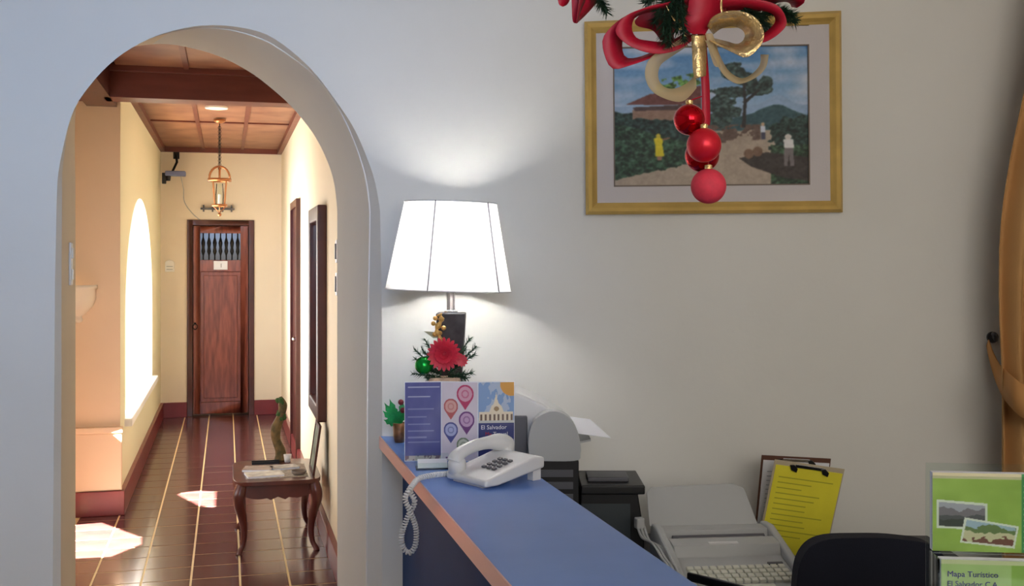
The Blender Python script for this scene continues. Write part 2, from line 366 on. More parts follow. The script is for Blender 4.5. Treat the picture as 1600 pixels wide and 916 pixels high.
# ------------------------------------------------------------------ end door (door_1)
dr = thing('door_1', None, None, (0, YE, 0)); del dr['label'], dr['category']; struct(dr, 'red brown panelled wooden door at the end of the corridor')
obj('door_frame', MB().box(dx0, dx0+.055, -.02, .13, 0, dH).box(dx1-.055, dx1, -.02, .13, 0, dH).box(dx0+.055, dx1-.055, -.02, .13, dH-.055, dH), M['wooddark'], dr, bevel=.004)
a, b = dx0+.06, dx1-.06; g0, g1, gz0, gz1 = -.265, .145, 1.62, 1.9
lf = obj('door_leaf', MB().box(a, g0, .04, .08, .02, dH-.06).box(g1, b, .04, .08, .02, dH-.06).box(g0, g1, .04, .08, gz1, dH-.06).box(g0, g1, .04, .08, 1.5, gz0).box(g0, g1, .04, .08, .02, .14), M['wood'], dr, bevel=.003)
obj('door_panel', MB().box(g0, g1, .058, .07, .14, 1.5).box(g0+.035, g1-.035, .046, .07, .18, 1.46), M['wood'], dr, bevel=.008)
obj('dark_pane', MB().box(g0, g1, .075, .079, gz0, gz1), mat('dark_glass', (20, 18, 20), .1), dr)
for k in range(7):
    x = g0+.03+k*.058
    mb = MB().tube([(x, .05, gz0), (x, .05, gz1)], .007, 6)
    mb.lathe([(.008, gz0+.05), (.02, gz0+.09), (.013, gz0+.13), (.021, gz0+.18), (.009, gz0+.23)], 8, x, .05)
    obj('grille_bar', mb, M['iron'], dr, smooth=True)
obj('notice', MB().box(-.13, .01, .034, .038, 1.52, 1.61), M['paper'], dr)
text_mesh('notice_text', '1', .06, M['greyd'], dr, (-.07, .033, 1.543), (math.pi/2, 0, 0))
mb = MB(); mb.tube([(-.315+.022*math.cos(t), .025, .93+.028*math.sin(t)) for t in np.linspace(0, 2*math.pi, 17)], .005, 6); mb.sphere((-.315, .033, .962), .012, 10, 6)
obj('ring_handle', mb, M['iron'], dr, smooth=True)
# side door in right wall (door_2)
d2 = thing('door_2', None, None, (XR, 0, 0)); del d2['label'], d2['category']; struct(d2, 'narrow view of the dark door in the right corridor wall')
obj('door_frame', MB().box(-.035, .0, 8.72, 8.78, 0, 2.1).box(-.035, 0, 9.5, 9.56, 0, 2.1).box(-.035, 0, 8.78, 9.5, 2.04, 2.1), M['wooddark'], d2)
obj('door_leaf', MB().box(-.015, 0, 8.78, 9.5, 0.0, 2.04), M['wooddark'], d2)
obj('door_knob', MB().sphere((-.04, 8.86, .99), .02, 12, 8).tube([(-.04, 8.86, .99), (-.01, 8.86, .99)], .008), M['chrome'], d2, smooth=True)
# ================================================================== CORRIDOR THINGS
t = thing('hanging_lantern', 'brass open lantern hanging on a rod from the wooden corridor ceiling', 'lantern', (-.055, 9.3, CZ))
obj('ceiling_rose', MB().lathe([(.05, -.012), (.045, -.03), (.015, -.045)], 20), M['brass'], t, smooth=True)
zt = -.375
mb = MB(); mb.tube([(0, 0, -.04), (0, 0, zt-.02)], .004, 6)
for k in range(12): mb.tube([(.011*math.cos(q), .011*math.sin(q)*(k%2), -.08-k*.03+.016*math.sin(q)) if k%2 else (.011*math.cos(q), 0, -.08-k*.03+.016*math.sin(q)) for q in np.linspace(0, 2*math.pi, 9)], .0025, 4)
obj('chain', mb, M['iron'], t)
hb = [(s*r_, 0, z) for s in (1,) for r_, z in [(.082*math.cos(q), zt-.12+.1*math.sin(q)) for q in np.linspace(0, math.pi, 13)]]
mb = MB().tube(hb, .009, 6).tube([(0, y, z) for y, _, z in hb], .009, 6)
obj('top_hoops', mb, M['brass'], t, smooth=True)
obj('top_ring', MB().lathe([(.085, zt-.12), (.095, zt-.12), (.095, zt-.145), (.085, zt-.145), (.085, zt-.12)], 24, cap=False), M['brass'], t, smooth=True)
for k in range(4):
    q = math.pi/2*k+math.pi/4
    obj('upright', MB().tube([(.075*math.cos(q), .075*math.sin(q), zt-.13), (.055*math.cos(q), .055*math.sin(q), zt-.34)], .007, 6), M['brass'], t)
obj('bottom_ring', MB().lathe([(.05, zt-.33), (.062, zt-.33), (.062, zt-.35), (.05, zt-.35), (.05, zt-.33)], 24, cap=False).tube([(-.055, 0, zt-.34), (0, 0, zt-.40), (.055, 0, zt-.34)], .005, 6).tube([(0, -.055, zt-.34), (0, 0, zt-.40), (0, .055, zt-.34)], .005, 6).sphere((0, 0, zt-.415), .016, 10, 8), M['brass'], t, smooth=True)
obj('glass_chimney', MB().lathe([(.03, zt-.33), (.034, zt-.25), (.026, zt-.16)], 16, cap=False), glass, t, smooth=True)
obj('candle', MB().lathe([(.012, zt-.33), (.012, zt-.25), (.003, zt-.245)], 12), M['white'], t)
t = thing('ceiling_light', 'small round flush light in the corridor ceiling above the lantern', 'ceiling light', (-.074, 8.62, CZ))
obj('trim_ring', MB().lathe([(.085, -.001), (.085, -.014), (.07, -.016), (.07, -.001)], 28, cap=False), M['white'], t)
obj('diffuser', MB().lathe([(.07, -.006), (.06, -.016), (.02, -.02)], 28), mat('lit_diffuser', (255, 226, 170), .4, emis=2.2), t, smooth=True)
# surveillance camera on end wall
t = thing('wall_camera', 'small blue grey camera on an angled bracket high on the end wall', 'camera', (-.5, YE, 2.72))
obj('bracket', MB().box(-.03, .03, -.012, 0, -.06, .02).tube([(0, -.01, -.02), (.01, -.10, -.10), (-.03, -.16, -.2)], .012, 6), M['iron'], t)
obj('camera_body', MB().box(-.10, .10, -.24, -.12, -.25, -.20), mat('blue_grey_plastic', (120, 130, 170), .4), t, bevel=.012)
obj('lens', MB().lathe([(.02, -.30), (.028, -.24), (.028, -.22)], 12, -.07, -.2), M['black'], t)
obj('pendant_sensor', MB().box(-.13, -.09, -.22, -.17, -.33, -.22), M['black'], t, bevel=.006)
obj('cable', MB().tube(spline([(.05, -.15, -.25), (.07, -.05, -.36), (.08, -.008, -.5), (.16, -.008, -.62), (.28, -.008, -.72)], 6), .004, 5), M['greyp'], t)
t = thing('wall_shelf', 'thin grey metal rail bracket on the end wall above the wooden door', 'bracket', (-.09, YE, 2.14))
obj('rail', MB().box(-.17, .17, -.06, -.03, 0, .02), M['greyd'], t); 
for x in (-.14, -.05, .05, .14): obj('arm', MB().box(x-.008, x+.008, -.035, 0, -.02, .05), M['greyd'], t)
t = thing('door_chime', 'cream plastic chime box with curved top on the end wall left of the door', 'door chime', (-.565, YE, 1.50))
obj('housing', MB().prism([(-.045, -.025, 0), (.045, -.025, 0)]+[(.045*math.cos(q), -.025, .09+.03*math.sin(q)) for q in np.linspace(0, math.pi, 9)], (0, .025, 0)), M['white'], t, bevel=.003)
obj('grille', MB().box(-.03, .03, -.028, -.025, .05, .058).box(-.03, .03, -.028, -.025, .02, .028), M['greyp'], t)
# plaster sconce on the pier wall
zz = 1.61-7.0*(445-HY)/F
t = thing('wall_sconce', 'plaster half bowl uplight with stepped rim on the peach pier wall', 'wall light', (-.905, YF, zz))
mb = MB()
prof = [(.005, -.24), (.02, -.235), (.028, -.22), (.02, -.2), (.035, -.185), (.06, -.165), (.09, -.13), (.105, -.09), (.105, -.03), (.115, -.025), (.115, 0), (.1, 0), (.09, -.08), (.02, -.12)]
mb.lathe(prof, 20, 0, 0, math.pi, 2*math.pi)
obj('bowl', mb, M['cream'], t, smooth=True)
obj('bulb', MB().sphere((0, -.045, -.05), .018, 12, 8), mat('sconce_bulb', (255, 225, 180), .4, emis=6), t, smooth=True)
# switch plates
def plate(name, label, cat, loc, rot, wd, ht, sw):
    t = thing(name, label, cat, loc, rot)
    obj('cover_plate', MB().box(-wd/2, wd/2, -.008, 0, -ht/2, ht/2), M['ivory'], t, bevel=.003)
    for k in range(sw): obj('switch_rocker', MB().box(-wd*.22, wd*.22, -.013, -.008, -ht/2+ht*(k+.25)/sw, -ht/2+ht*(k+.75)/sw), M['white'], t, bevel=.002)
jl0, jl1 = (cB[4], cC[4]); q = .55; pj = jl0.lerp(jl1, q); pj.z = CH-.01
ang = math.atan2((jl1-jl0).y, (jl1-jl0).x)
plate('light_switch', 'ivory light switch on the left jamb of the arch', 'switch', pj, ang+0, .07, .15, 2)
for k, (z, lb) in enumerate(((1.66, 'upper small dark switch on the right corridor wall beside the mirror'), (1.49, 'lower small dark switch on the right corridor wall beside the mirror'))):
    t = thing('wall_switch', lb, 'switch', (XR, 5.75, z), -math.pi/2)
    obj('cover_plate', MB().box(-.035, .035, -.01, 0, -.06, .06), M['ivory'], t, bevel=.003)
    obj('switch_rocker', MB().box(-.015, .015, -.016, -.01, -.04, .04), M['greyd'], t)
# mirror on the right wall
t = thing('wall_mirror', 'tall wall mirror in a thick dark wooden frame over the low table', 'mirror', (XR, 6.75, .68))
fw = .09; H = 1.255; W2 = .36
for nm, bx in (('frame_side', (-.055, 0, -W2, -W2+fw, 0, H)), ('frame_side', (-.055, 0, W2-fw, W2, 0, H)), ('frame_rail', (-.055, 0, -W2+fw, W2-fw, 0, fw)), ('frame_rail', (-.055, 0, -W2+fw, W2-fw, H-fw, H))):
    obj(nm, MB().box(*bx), M['wooddark'], t, bevel=.01)
obj('mirror_glass', MB().box(-.02, -.004, -W2+fw, W2-fw, fw, H-fw), mat('mirror_silver', (225, 225, 222), .03, metal=1), t)
# low table
t = thing('side_table', 'low dark wooden table with cabriole legs against the right corridor wall', 'table', (.275, 6.50, 0))
hx, hy, hz = .24, .34, .40
def outline(s=1.0):
    pts = []
    for k in range(48):
        q = 2*math.pi*k/48; cx_, sy_ = math.cos(q), math.sin(q)
        e = .28; pts.append((s*hx*math.copysign(abs(cx_)**e, cx_), s*hy*math.copysign(abs(sy_)**e, sy_)))
    return pts
obj('table_top', MB().prism([(x, y, hz-.022) for x, y in outline()], (0, 0, .022)), mat('table_wood', (92, 44, 36), .3, noise=.25, coat=.2), t, bevel=.006)
def apron(n0, n1, fixed, axis):
    pts = []; K = 20
    for k in range(K+1):
        s_ = k/K; x = n0+(n1-n0)*s_
        pts.append((x, hz-.075-.028*abs(math.sin(math.pi*s_*2))*(1)-(.018 if abs(s_-.5) < .12 else 0)+.03*(s_ < .03 or s_ > .97)))
    poly = [(n0, hz-.022)]+pts+[(n1, hz-.022)]
    if axis == 'x': return MB().prism([(a, fixed, b) for a, b in poly], (0, .018, 0))
    return MB().prism([(fixed, a, b) for a, b in poly], (.018, 0, 0))
for yy in (-hy+.035, hy-.053): obj('apron', apron(-hx+.04, hx-.04, yy, 'x'), MATS['table_wood'], t)
for xx in (-hx+.035, hx-.053): obj('apron', apron(-hy+.04, hy-.04, xx, 'y'), MATS['table_wood'], t)
for sx in (-1, 1):
    for sy in (-1, 1):
        c = spline([(0, hz-.022), (.012, hz-.07), (.014, hz-.12), (-.004, .2), (-.014, .11), (-.006, .045), (.01, .015), (.014, 0)], 4)
        rr = np.interp(np.linspace(0, 1, len(c)), [0, .15, .3, .55, .75, .9, 1], [.03, .034, .03, .019, .014, .017, .02])
        obj('leg', MB().tube([(sx*(hx-.045+p[0]), sy*(hy-.045+p[0]), p[1]) for p in c], list(rr), 8), MATS['table_wood'], t, smooth=True)
TZ = hz
def tb(x, y): return Vector((.275+x, 6.50+y, TZ))
t = thing('table_runner', 'white lace cloth runner spread on the low corridor table', 'cloth', tb(0, -.05))
obj('cloth', MB().box(-.17, .17, -.2, .2, .0, .003), mat('lace_cloth', (214, 206, 190), .9, rgb2=(150, 134, 116), nscale=40), t)
mg = [(-.07, -.17, .2, .14, 8, (232, 226, 214), 'cream magazine at the front of the low table'), (-.10, .0, .16, .11, -12, (176, 160, 150), 'grey folded leaflet lying behind the cream magazine'), (.05, .02, .15, .10, 15, (206, 200, 190), 'pale booklet in the middle of the low table')]
for x, y, wd, dp, a_, c_, lb in mg:
    t = thing('magazine', lb, 'magazine', tb(x, y)+Vector((0, 0, .0032)), math.radians(a_))
    obj('pages', MB().box(-wd/2, wd/2, -dp/2, dp/2, 0, .010), M['paper'], t); obj('cover', MB().box(-wd/2-.002, wd/2+.002, -dp/2-.002, dp/2+.002, .010, .0115), mat('cover_%d' % c_[0], c_, .4, noise=.3, nscale=20), t)
t = thing('ashtray', 'small round grey dish on the front right corner of the low table', 'dish', tb(.12, -.19)+Vector((0, 0, .0032)))
obj('bowl', MB().lathe([(.03, 0), (.045, .02), (.04, .022), (.025, .006)], 20), mat('stoneware', (120, 108, 98), .4, noise=.2), t, smooth=True)
t = thing('candle_jar', 'small white candle cup on the far end of the low table', 'candle', tb(.08, .235))
obj('cup', MB().lathe([(.018, 0), (.024, .045), (.02, .045), (.016, .01)], 16), M['white'], t, smooth=True)
t = thing('dark_tray', 'flat black tray at the back of the low table', 'tray', tb(-.03, .22))
obj('tray_base', MB().box(-.1, .06, -.03, .03, 0, .006).box(-.1, .06, -.03, -.026, .006, .014).box(-.1, .06, .026, .03, .006, .014), M['black'], t)
t = thing('wood_sculpture', 'carved driftwood figure with mossy green top at the far end of the low table', 'sculpture', tb(.045, .30))
c = spline([(0, 0, 0), (-.005, 0, .06), (-.03, .0, .13), (-.028, 0, .2), (.0, 0, .27), (.01, 0, .33), (-.005, 0, .385)], 5)
obj('trunk', MB().tube([tuple(p) for p in c], list(np.interp(np.linspace(0, 1, len(c)), [0, .1, .3, .5, .7, .85, 1], [.045, .034, .026, .032, .022, .028, .01])), 9), mat('driftwood', (132, 104, 62), .8, rgb2=(60, 62, 38), nscale=25), t, smooth=True)
mb = MB()
for k in range(26):
    q = random.uniform(0, 6.28); z = random.uniform(.25, .37); mb.sphere((.02*math.cos(q), .02*math.sin(q), z), random.uniform(.008, .016), 6, 4)
g = obj('moss', mb, mat('moss_green', (62, 92, 44), .9, noise=.3, nscale=50), t); g['kind'] = 'stuff'
t = thing('leaning_picture', 'small framed greenish picture leaning on the wall at the right of the low table', 'picture', tb(.205, -.10)); 
t.rotation_euler = (0, math.radians(8), 0)
obj('frame', MB().box(-.012, .0, -.14, .14, 0, .02).box(-.012, 0, -.14, .14, .26, .28).box(-.012, 0, -.14, -.12, .02, .26).box(-.012, 0, .12, .14, .02, .26), M['wooddark'], t)
obj('print', MB().box(-.008, -.002, -.12, .12, .02, .26), mat('faded_print', (150, 156, 128), .6, rgb2=(70, 78, 66), nscale=12), t)
# ================================================================== RECEPTION COUNTER
KZ = CH-.559; KX0, KX1 = .4706, .784
def yw(X, off=0.0):                          # world Y of the wall plane at world X
    # cam coords: xc = X cos - Y sin ; Z = X sin + Y cos ; Z = ZW-off - xc*TW
    return ((ZW-off)-X*math.sin(TH)-X*math.cos(TH)*TW)/(math.cos(TH)-math.sin(TH)*TW)
t = thing('reception_counter', 'blue topped reception counter with copper edge band and navy front panel', 'counter', (0, 0, 0))
yn = 1.15
obj('counter_top', MB().prism([(KX0+.004, yw(KX0), KZ-.035), (KX1, yw(KX1), KZ-.035), (KX1, yn+.45, KZ-.035), (2.3, yn+.2, KZ-.035), (2.3, yn-.25, KZ-.035), (KX0+.004, yn-.15, KZ-.035)], (0, 0, .035)), M['blue'], t)
obj('edge_band', MB().prism([(KX0, yw(KX0), KZ-.037), (KX0+.004, yw(KX0), KZ-.037), (KX0+.004, yn-.15, KZ-.037), (KX0, yn-.15, KZ-.037)], (0, 0, .0375)), M['edge'], t)
obj('front_panel', MB().box(.542, .562, yn, yw(.562)-.001, 0, KZ-.035), M['navy'], t)
obj('inner_panel', MB().box(.72, .74, yn+.45, yw(.74)-.001, 0, KZ-.035), M['navy'], t)
obj('return_panel', MB().prism([(.562, yn, 0), (2.25, yn-.1, 0), (2.25, yn-.07, 0), (.562, yn+.03, 0)], (0, 0, KZ-.035)), M['navy'], t)
# back-office desk along the wall
DZ = .75
t = thing('office_desk', 'dark desk behind the counter along the white wall', 'desk', (0, 0, 0))
def dpt(xc, Z, z): return C(xc, Z, z)
x0, x1 = .22, 1.30
obj('desk_top', MB().prism([dpt(-.03, 3.2, DZ-.03), wz(-.03, DZ-.03, .004), wz(x1, DZ-.03, .004), dpt(x1, 2.70, DZ-.03), dpt(.22, 2.70, DZ-.03), dpt(.16,2.75,DZ-.03)], (0, 0, .03)), mat('dark_desk', (44, 42, 44), .4), t)
for xc, Z in ((.26, 2.76), (1.26, 2.74), (1.26, 3.36), (.04, 3.38)): obj('leg', MB().prism([dpt(xc-.02, Z-.02, 0), dpt(xc+.02, Z-.02, 0), dpt(xc+.02, Z+.02, 0), dpt(xc-.02, Z+.02, 0)], (0, 0, DZ-.03)), M['black'], t)
# ------------------------------------------------------------------ table lamp
lz = 3.27
t = thing('table_lamp', 'lit table lamp with white tapered shade and dark stone base on the counter end', 'lamp', PF(705, lz, KZ), -TH)
s_ = lz/F
bz = CH+V(489)*lz-KZ; sb = CH+V(453)*lz-KZ; st = CH+V(317)*lz-KZ
mb = MB()
def rectring(w_, z): return [(-w_, -w_, z), (w_, -w_, z), (w_, w_, z), (-w_, w_, z)]
mb = MB(); r0 = [mb.v(p) for p in rectring(.022, .012)]; r1 = [mb.v(p) for p in rectring(.043, bz)]
mb.f(r0[::-1]); mb.f(r1)
for i in range(4): mb.f([r0[i], r0[(i+1)%4], r1[(i+1)%4], r1[i]])
obj('body', mb, mat('dark_stone', (52, 48, 50), .5, noise=.45, nscale=30), t, bevel=.003)
obj('foot', MB().box(-.06, .06, -.06, .06, 0, .014), M['chrome'], t, bevel=.002)
obj('neck', MB().box(-.013, -.003, -.006, .006, bz, sb+.03).box(.005, .011, -.006, .006, bz, sb+.03).box(-.02, .02, -.02, .02, bz, bz+.008), M['chrome'], t, bevel=.001)
def shade_ring(rb, rt, z0, z1, n=48):
    return [(rb, z0), (rt, z1)]
sh = MB().lathe([(98*s_, sb-.002), (72*s_, st)], 48, cap=False)
so = obj('shade', sh, M['shade'], t, smooth=True); so.rotation_euler = (0, math.radians(1.6), 0); so.location = (-.022, 0, 0)
def seam(q, z0=sb-.002, z1=st, r0=98*s_+.0012, r1=72*s_+.0012):
    return MB().tube([(r0*math.cos(q), r0*math.sin(q), z0), (r1*math.cos(q), r1*math.sin(q), z1)], .0019, 5)
for q in (-1.83, -.62, 1.8): sm = obj('seam', seam(q), mat('seam_grey', (120, 120, 126), .9), so)
for r_, z in ((98*s_+.0008, sb), (72*s_+.0008, st)):
    obj('rim', MB().tube([(r_*math.cos(q), r_*math.sin(q), z) for q in np.linspace(0, 2*math.pi, 49)], .0018, 6), M['ivory'], so, smooth=True)
obj('spider', MB().tube([(-.11, 0, st-.02), (0, 0, st-.03), (.11, 0, st-.02)], .002, 5).tube([(0, 0, sb), (0, 0, st-.03)], .004, 6), M['chrome'], t)
obj('bulb', MB().sphere((0, 0, (sb+st)/2+.0), .03, 16, 10), mat('lit_bulb', (255, 250, 240), .4, emis=6), t, smooth=True)
lb = light('lamp_bulb_light', 'POINT', (0, 0, 0), None, 19, (1, .97, .93), .036)
lb.parent = t; lb.location = (0, 0, (sb+st)/2)
# ------------------------------------------------------------------ travel brochure (tri-fold) standing on the counter
def new_img(w_, h_, c): a = np.zeros((h_, w_, 3)); a[:] = c; return a
def grid(a): h_, w_ = a.shape[:2]; return np.meshgrid(np.arange(w_)/w_, np.arange(h_)/h_)
def inpoly(X, Y, poly):
    r = np.zeros(X.shape, bool); n_ = len(poly)
    for i in range(n_):
        (xa, ya), (xb, yb) = poly[i], poly[(i+1)%n_]
        if ya == yb: continue
        r ^= ((ya > Y) != (yb > Y)) & (X < (xb-xa)*(Y-ya)/(yb-ya)+xa)
    return r
def fnoise(shape, sc, seed=0):
    rs = np.random.RandomState(seed); out = np.zeros(shape); amp = 1; tot = 0
    for o_ in range(3):
        n_ = int(sc*2**o_)+2; g_ = rs.rand(n_, n_); y = np.linspace(0, n_-1.001, shape[0]); x = np.linspace(0, n_-1.001, shape[1])
        yi, xi = y.astype(int), x.astype(int); fy, fx = (y-yi)[:, None], (x-xi)[None, :]
        v = g_[yi][:, xi]*(1-fy)*(1-fx)+g_[yi+1][:, xi]*fy*(1-fx)+g_[yi][:, xi+1]*(1-fy)*fx+g_[yi+1][:, xi+1]*fy*fx
        out += amp*v; tot += amp; amp *= .5
    return out/tot
PRN = mat_attr('printed_paper', .35, .3)
BH = .222; bw = .103
bro = thing('travel_brochure', 'tri-fold travel brochure with balloon pins and a white church standing on the counter', 'brochure', PF(632, 3.06, KZ), -TH)
x_, y_ = 0.0, 0.0; tops = []
panels = []
img = new_img(70, 140, (78, 84, 148)); X, Y = grid(img)
img += (fnoise(img.shape[:2], 5, 1)[..., None]-.5)*22
for k, yy in enumerate((.06, .18, .34, .44, .53, .62, .70, .76)):
    m_ = (abs(Y-yy) < .008) & (X > .08) & (X < (.95 if k in (0, 7) else .6+.1*(k%3))); img[m_] = (170, 176, 206) if k < 2 else (132, 138, 186)
m_ = (Y > .93); img[m_] = (120, 96, 112); img[m_ & (fnoise(img.shape[:2], 12, 4) > .5)] = (200, 190, 180)
panels.append(img)
img = new_img(100, 200, (226, 216, 226)); X, Y = grid(img); img += (fnoise(img.shape[:2], 4, 2)[..., None]-.5)*14
for cx, cy, r_, c1, c2 in ((.65, .15, .24, (196, 70, 110), (224, 170, 190)), (.25, .31, .2, (196, 104, 104), (226, 176, 168)), (.69, .48, .22, (118, 70, 130), (206, 170, 204)), (.25, .61, .2, (84, 88, 150), (180, 186, 224)), (.6, .80, .19, (120, 138, 110), (206, 210, 192))):
    d = np.hypot(X-cx, (Y-cy)*2); tip = inpoly(X, Y, [(cx-r_*.8, cy+r_*.3), (cx+r_*.8, cy+r_*.3), (cx, cy+r_*.85)])
    img[tip | (d < r_)] = c1; img[d < r_*.8] = c2; img[(d < r_*.45) & (d > r_*.3)] = tuple(.5*np.array(c1)+.5*np.array(c2))
img[(Y > .95) & (X > .1) & (X < .22)] = (110, 70, 130); img[(Y > .95) & (X > .4) & (X < .62)] = (214, 90, 120)
panels.append(img)
img = new_img(90, 190, (126, 160, 206)); X, Y = grid(img); Y = Y/.89; nz = fnoise(img.shape[:2], 7, 3)
img[(nz > .52) & (Y < .55)] = (176, 192, 214); img[np.hypot(X-.92, (Y-.02)*1.8) < .32] = (224, 160, 60)
ch = inpoly(X, Y, [(.02, .56), (.02, .42), (.3, .42), (.36, .34), (.42, .31), (.46, .24), (.49, .14), (.52, .24), (.57, .31), (.64, .34), (.7, .42), (.96, .42), (.96, .56)])
img[ch] = (236, 222, 196); img[ch & (np.hypot(X-.5, (Y-.38)*2) < .07)] = (160, 130, 90)
for k in range(8): img[(abs(X-(.08+.12*k)) < .028) & (Y > .46) & (Y < .56)] = (110, 86, 70)
img[Y > .58] = (44, 54, 116); img[(Y > .545) & (Y < .58)] = (206, 206, 200)
panels.append(img)
angs = (7, -6, 7)
for k, img in enumerate(panels):
    a_ = math.radians(angs[k]); p0 = Vector((x_, y_, 0)); 
    s1 = MB().box(0, bw, .0006, .0012, 0, BH); back_ = obj('panel', s1, M['paper'], bro); back_.location = p0; back_.rotation_euler = (0, 0, a_)
    g_ = print_grid('print', img, bw-.003, BH-.004, PRN, back_); g_.location = (.0015, -.0004, .002)
    if k == 2:
        text_mesh('title', 'El Salvador', .0165, M['paper'], back_, (.008, -.001, .089), (math.pi/2, 0, 0)); text_mesh('subtitle', 'Travel', .0165, M['paper'], back_, (.042, -.001, .070), (math.pi/2, 0, 0))
        text_mesh('red_mark', 'My', .015, M['red'], back_, (.02, -.001, .071), (math.pi/2, 0, 0))
    x_ += bw*math.cos(a_); y_ += bw*math.sin(a_)
# clear card holder in front of it
t = thing('card_holder', 'low clear acrylic card holder with a white card in front of the brochure', 'card holder', PF(650, 2.93, KZ), -TH+.12)
obj('base_plate', MB().box(0, .09, 0, .06, 0, .003), glass, t); obj('front_lip', MB().box(0, .09, 0, .003, .003, .018), glass, t)
obj('back_rest', MB().prism([(0, .035, .003), (.09, .035, .003), (.09, .055, .035), (0, .055, .035)], (0, .003, 0)), glass, t)
obj('card', MB().prism([(.005, .006, .004), (.085, .006, .004), (.085, .034, .022), (.005, .034, .022)], (0, 0, .002)), M['paper'], t)
# ------------------------------------------------------------------ flower arrangement before the lamp
def needles(mb, c, d, length, n_, nl, rr=.0007, flat=1.0):
    c = Vector(c); d = Vector(d).normalized(); a = d.orthogonal().normalized(); b_ = d.cross(a)
    mb.tube([c, c+d*length], .0018, 5)
    for k in range(n_):
        s2 = random.random(); q = random.uniform(0, 2*math.pi); p = c+d*length*s2
        e = p+(a*math.cos(q)+b_*math.sin(q))*nl*random.uniform(.7, 1)+d*nl*.6
        sd = (e-p).cross(d).normalized()*rr*1.6
        vs = [mb.v(p-sd), mb.v(p+sd), mb.v(e)]; mb.f(vs)
az = 3.17; k_ = az/F
t = thing('flower_arrangement', 'Christmas arrangement with a red flower and green bauble standing before the lamp', 'arrangement', PF(695, az, KZ), -TH)
def A_(px, py, dy=0.0): return Vector(((px-695)*k_, dy, CH+V(py)*az-KZ))
ph = A_(695, 590).z
obj('pot', MB().lathe([(.03, 0), (.042, .02), (.05, ph-.02), (.046, ph)], 20), mat('wicker', (206, 176, 150), .8, noise=.2, nscale=60), t, smooth=True)
mb = MB()
for px, py, ex, ey in ((690, 585, 648, 545), (690, 585, 655, 572), (700, 585, 745, 540), (700, 580, 735, 528), (705, 588, 738, 582), (690, 580, 665, 530), (700, 588, 725, 600), (680, 588, 645, 583), (695, 580, 705, 535), (700, 585, 742, 552), (705, 585, 730, 590), (700, 582, 728, 545), (685, 585, 650, 560), (690, 580, 660, 545), (700, 590, 690, 596), (690, 590, 670, 590), (700, 588, 712, 598)):
    a, b = A_(px, py), A_(ex, ey, -.02); needles(mb, a, b-a, (b-a).length, 90, .017, .0013)
obj('pine_sprigs', mb, M['green'], t)['kind'] = 'stuff'
mb = MB(); fc = A_(695, 552, -.035)
for ring, (nn, rl, tl) in enumerate(((20, .050, .1), (18, .046, .4), (15, .036, .75), (10, .024, 1.05), (7, .012, 1.4))):
    for k in range(nn):
        q = 2*math.pi*(k+.5*ring)/nn; dx_, dz_ = math.cos(q), math.sin(q)
        out = Vector((dx_*math.cos(tl), -math.sin(tl), dz_*math.cos(tl))); sd = Vector((-dz_, 0, dx_))*.0060
        p0 = fc; p1 = fc+out*rl*.6; p2 = fc+out*rl
        p3 = fc+out*rl*.88; vs = [mb.v(p0-sd*.4), mb.v(p0+sd*.4), mb.v(p1+sd), mb.v(p3+sd*.8), mb.v(p2), mb.v(p3-sd*.8), mb.v(p1-sd)]; mb.f([vs[0], vs[1], vs[2], vs[6]]); mb.f([vs[6], vs[2], vs[3], vs[5]]); mb.f([vs[5], vs[3], vs[4]])
obj('red_flower', mb, mat('red_petals', (214, 52, 74), .4, noise=.15, nscale=40), t, solid=.0008)
mb = MB(); fc2 = A_(722, 562, -.025)
for k in range(12):
    q = 2*math.pi*k/12; out = Vector((math.cos(q), -.4, math.sin(q)))*.02; sd = Vector((-math.sin(q), 0, math.cos(q)))*.005
    mb.f([mb.v(fc2), mb.v(fc2+out*.6+sd), mb.v(fc2+out), mb.v(fc2+out*.6-sd)])
obj('rosebud', mb, mat('pink_petals', (206, 74, 86), .4), t, solid=.0008)
obj('green_bauble', MB().sphere(A_(663, 570, -.02), .026, 24, 14), mat('green_metallic', (20, 150, 56), .22, metal=.7), t, smooth=True)
mb = MB(); c = spline([tuple(A_(693, 560, -.01)), tuple(A_(689, 530, -.02)), tuple(A_(683, 515, -.02)), tuple(A_(690, 500, -.02)), tuple(A_(687, 490, -.02))], 5)
mb.tube(c, [.007+.003*math.sin(i*1.7) for i in range(len(c))], 7)
for px, py in ((681, 497), (678, 505), (694, 512), (688, 520), (680, 522)): mb.sphere(A_(px, py, -.02), .007, 8, 6)
obj('gold_spray', mb, mat('matte_gold', (214, 170, 96), .4, metal=.4, noise=.3, nscale=60), t, smooth=True)
mb = MB(); a, b = A_(692, 528, -.01), A_(663, 517, -.02)
mb.f([mb.v(a), mb.v(a.lerp(b, .5)+Vector((0, 0, .008))), mb.v(b), mb.v(a.lerp(b, .5)-Vector((0, 0, .010)))])
obj('silver_leaf', mb, mat('silver_leaf', (150, 148, 120), .4), t, solid=.001)
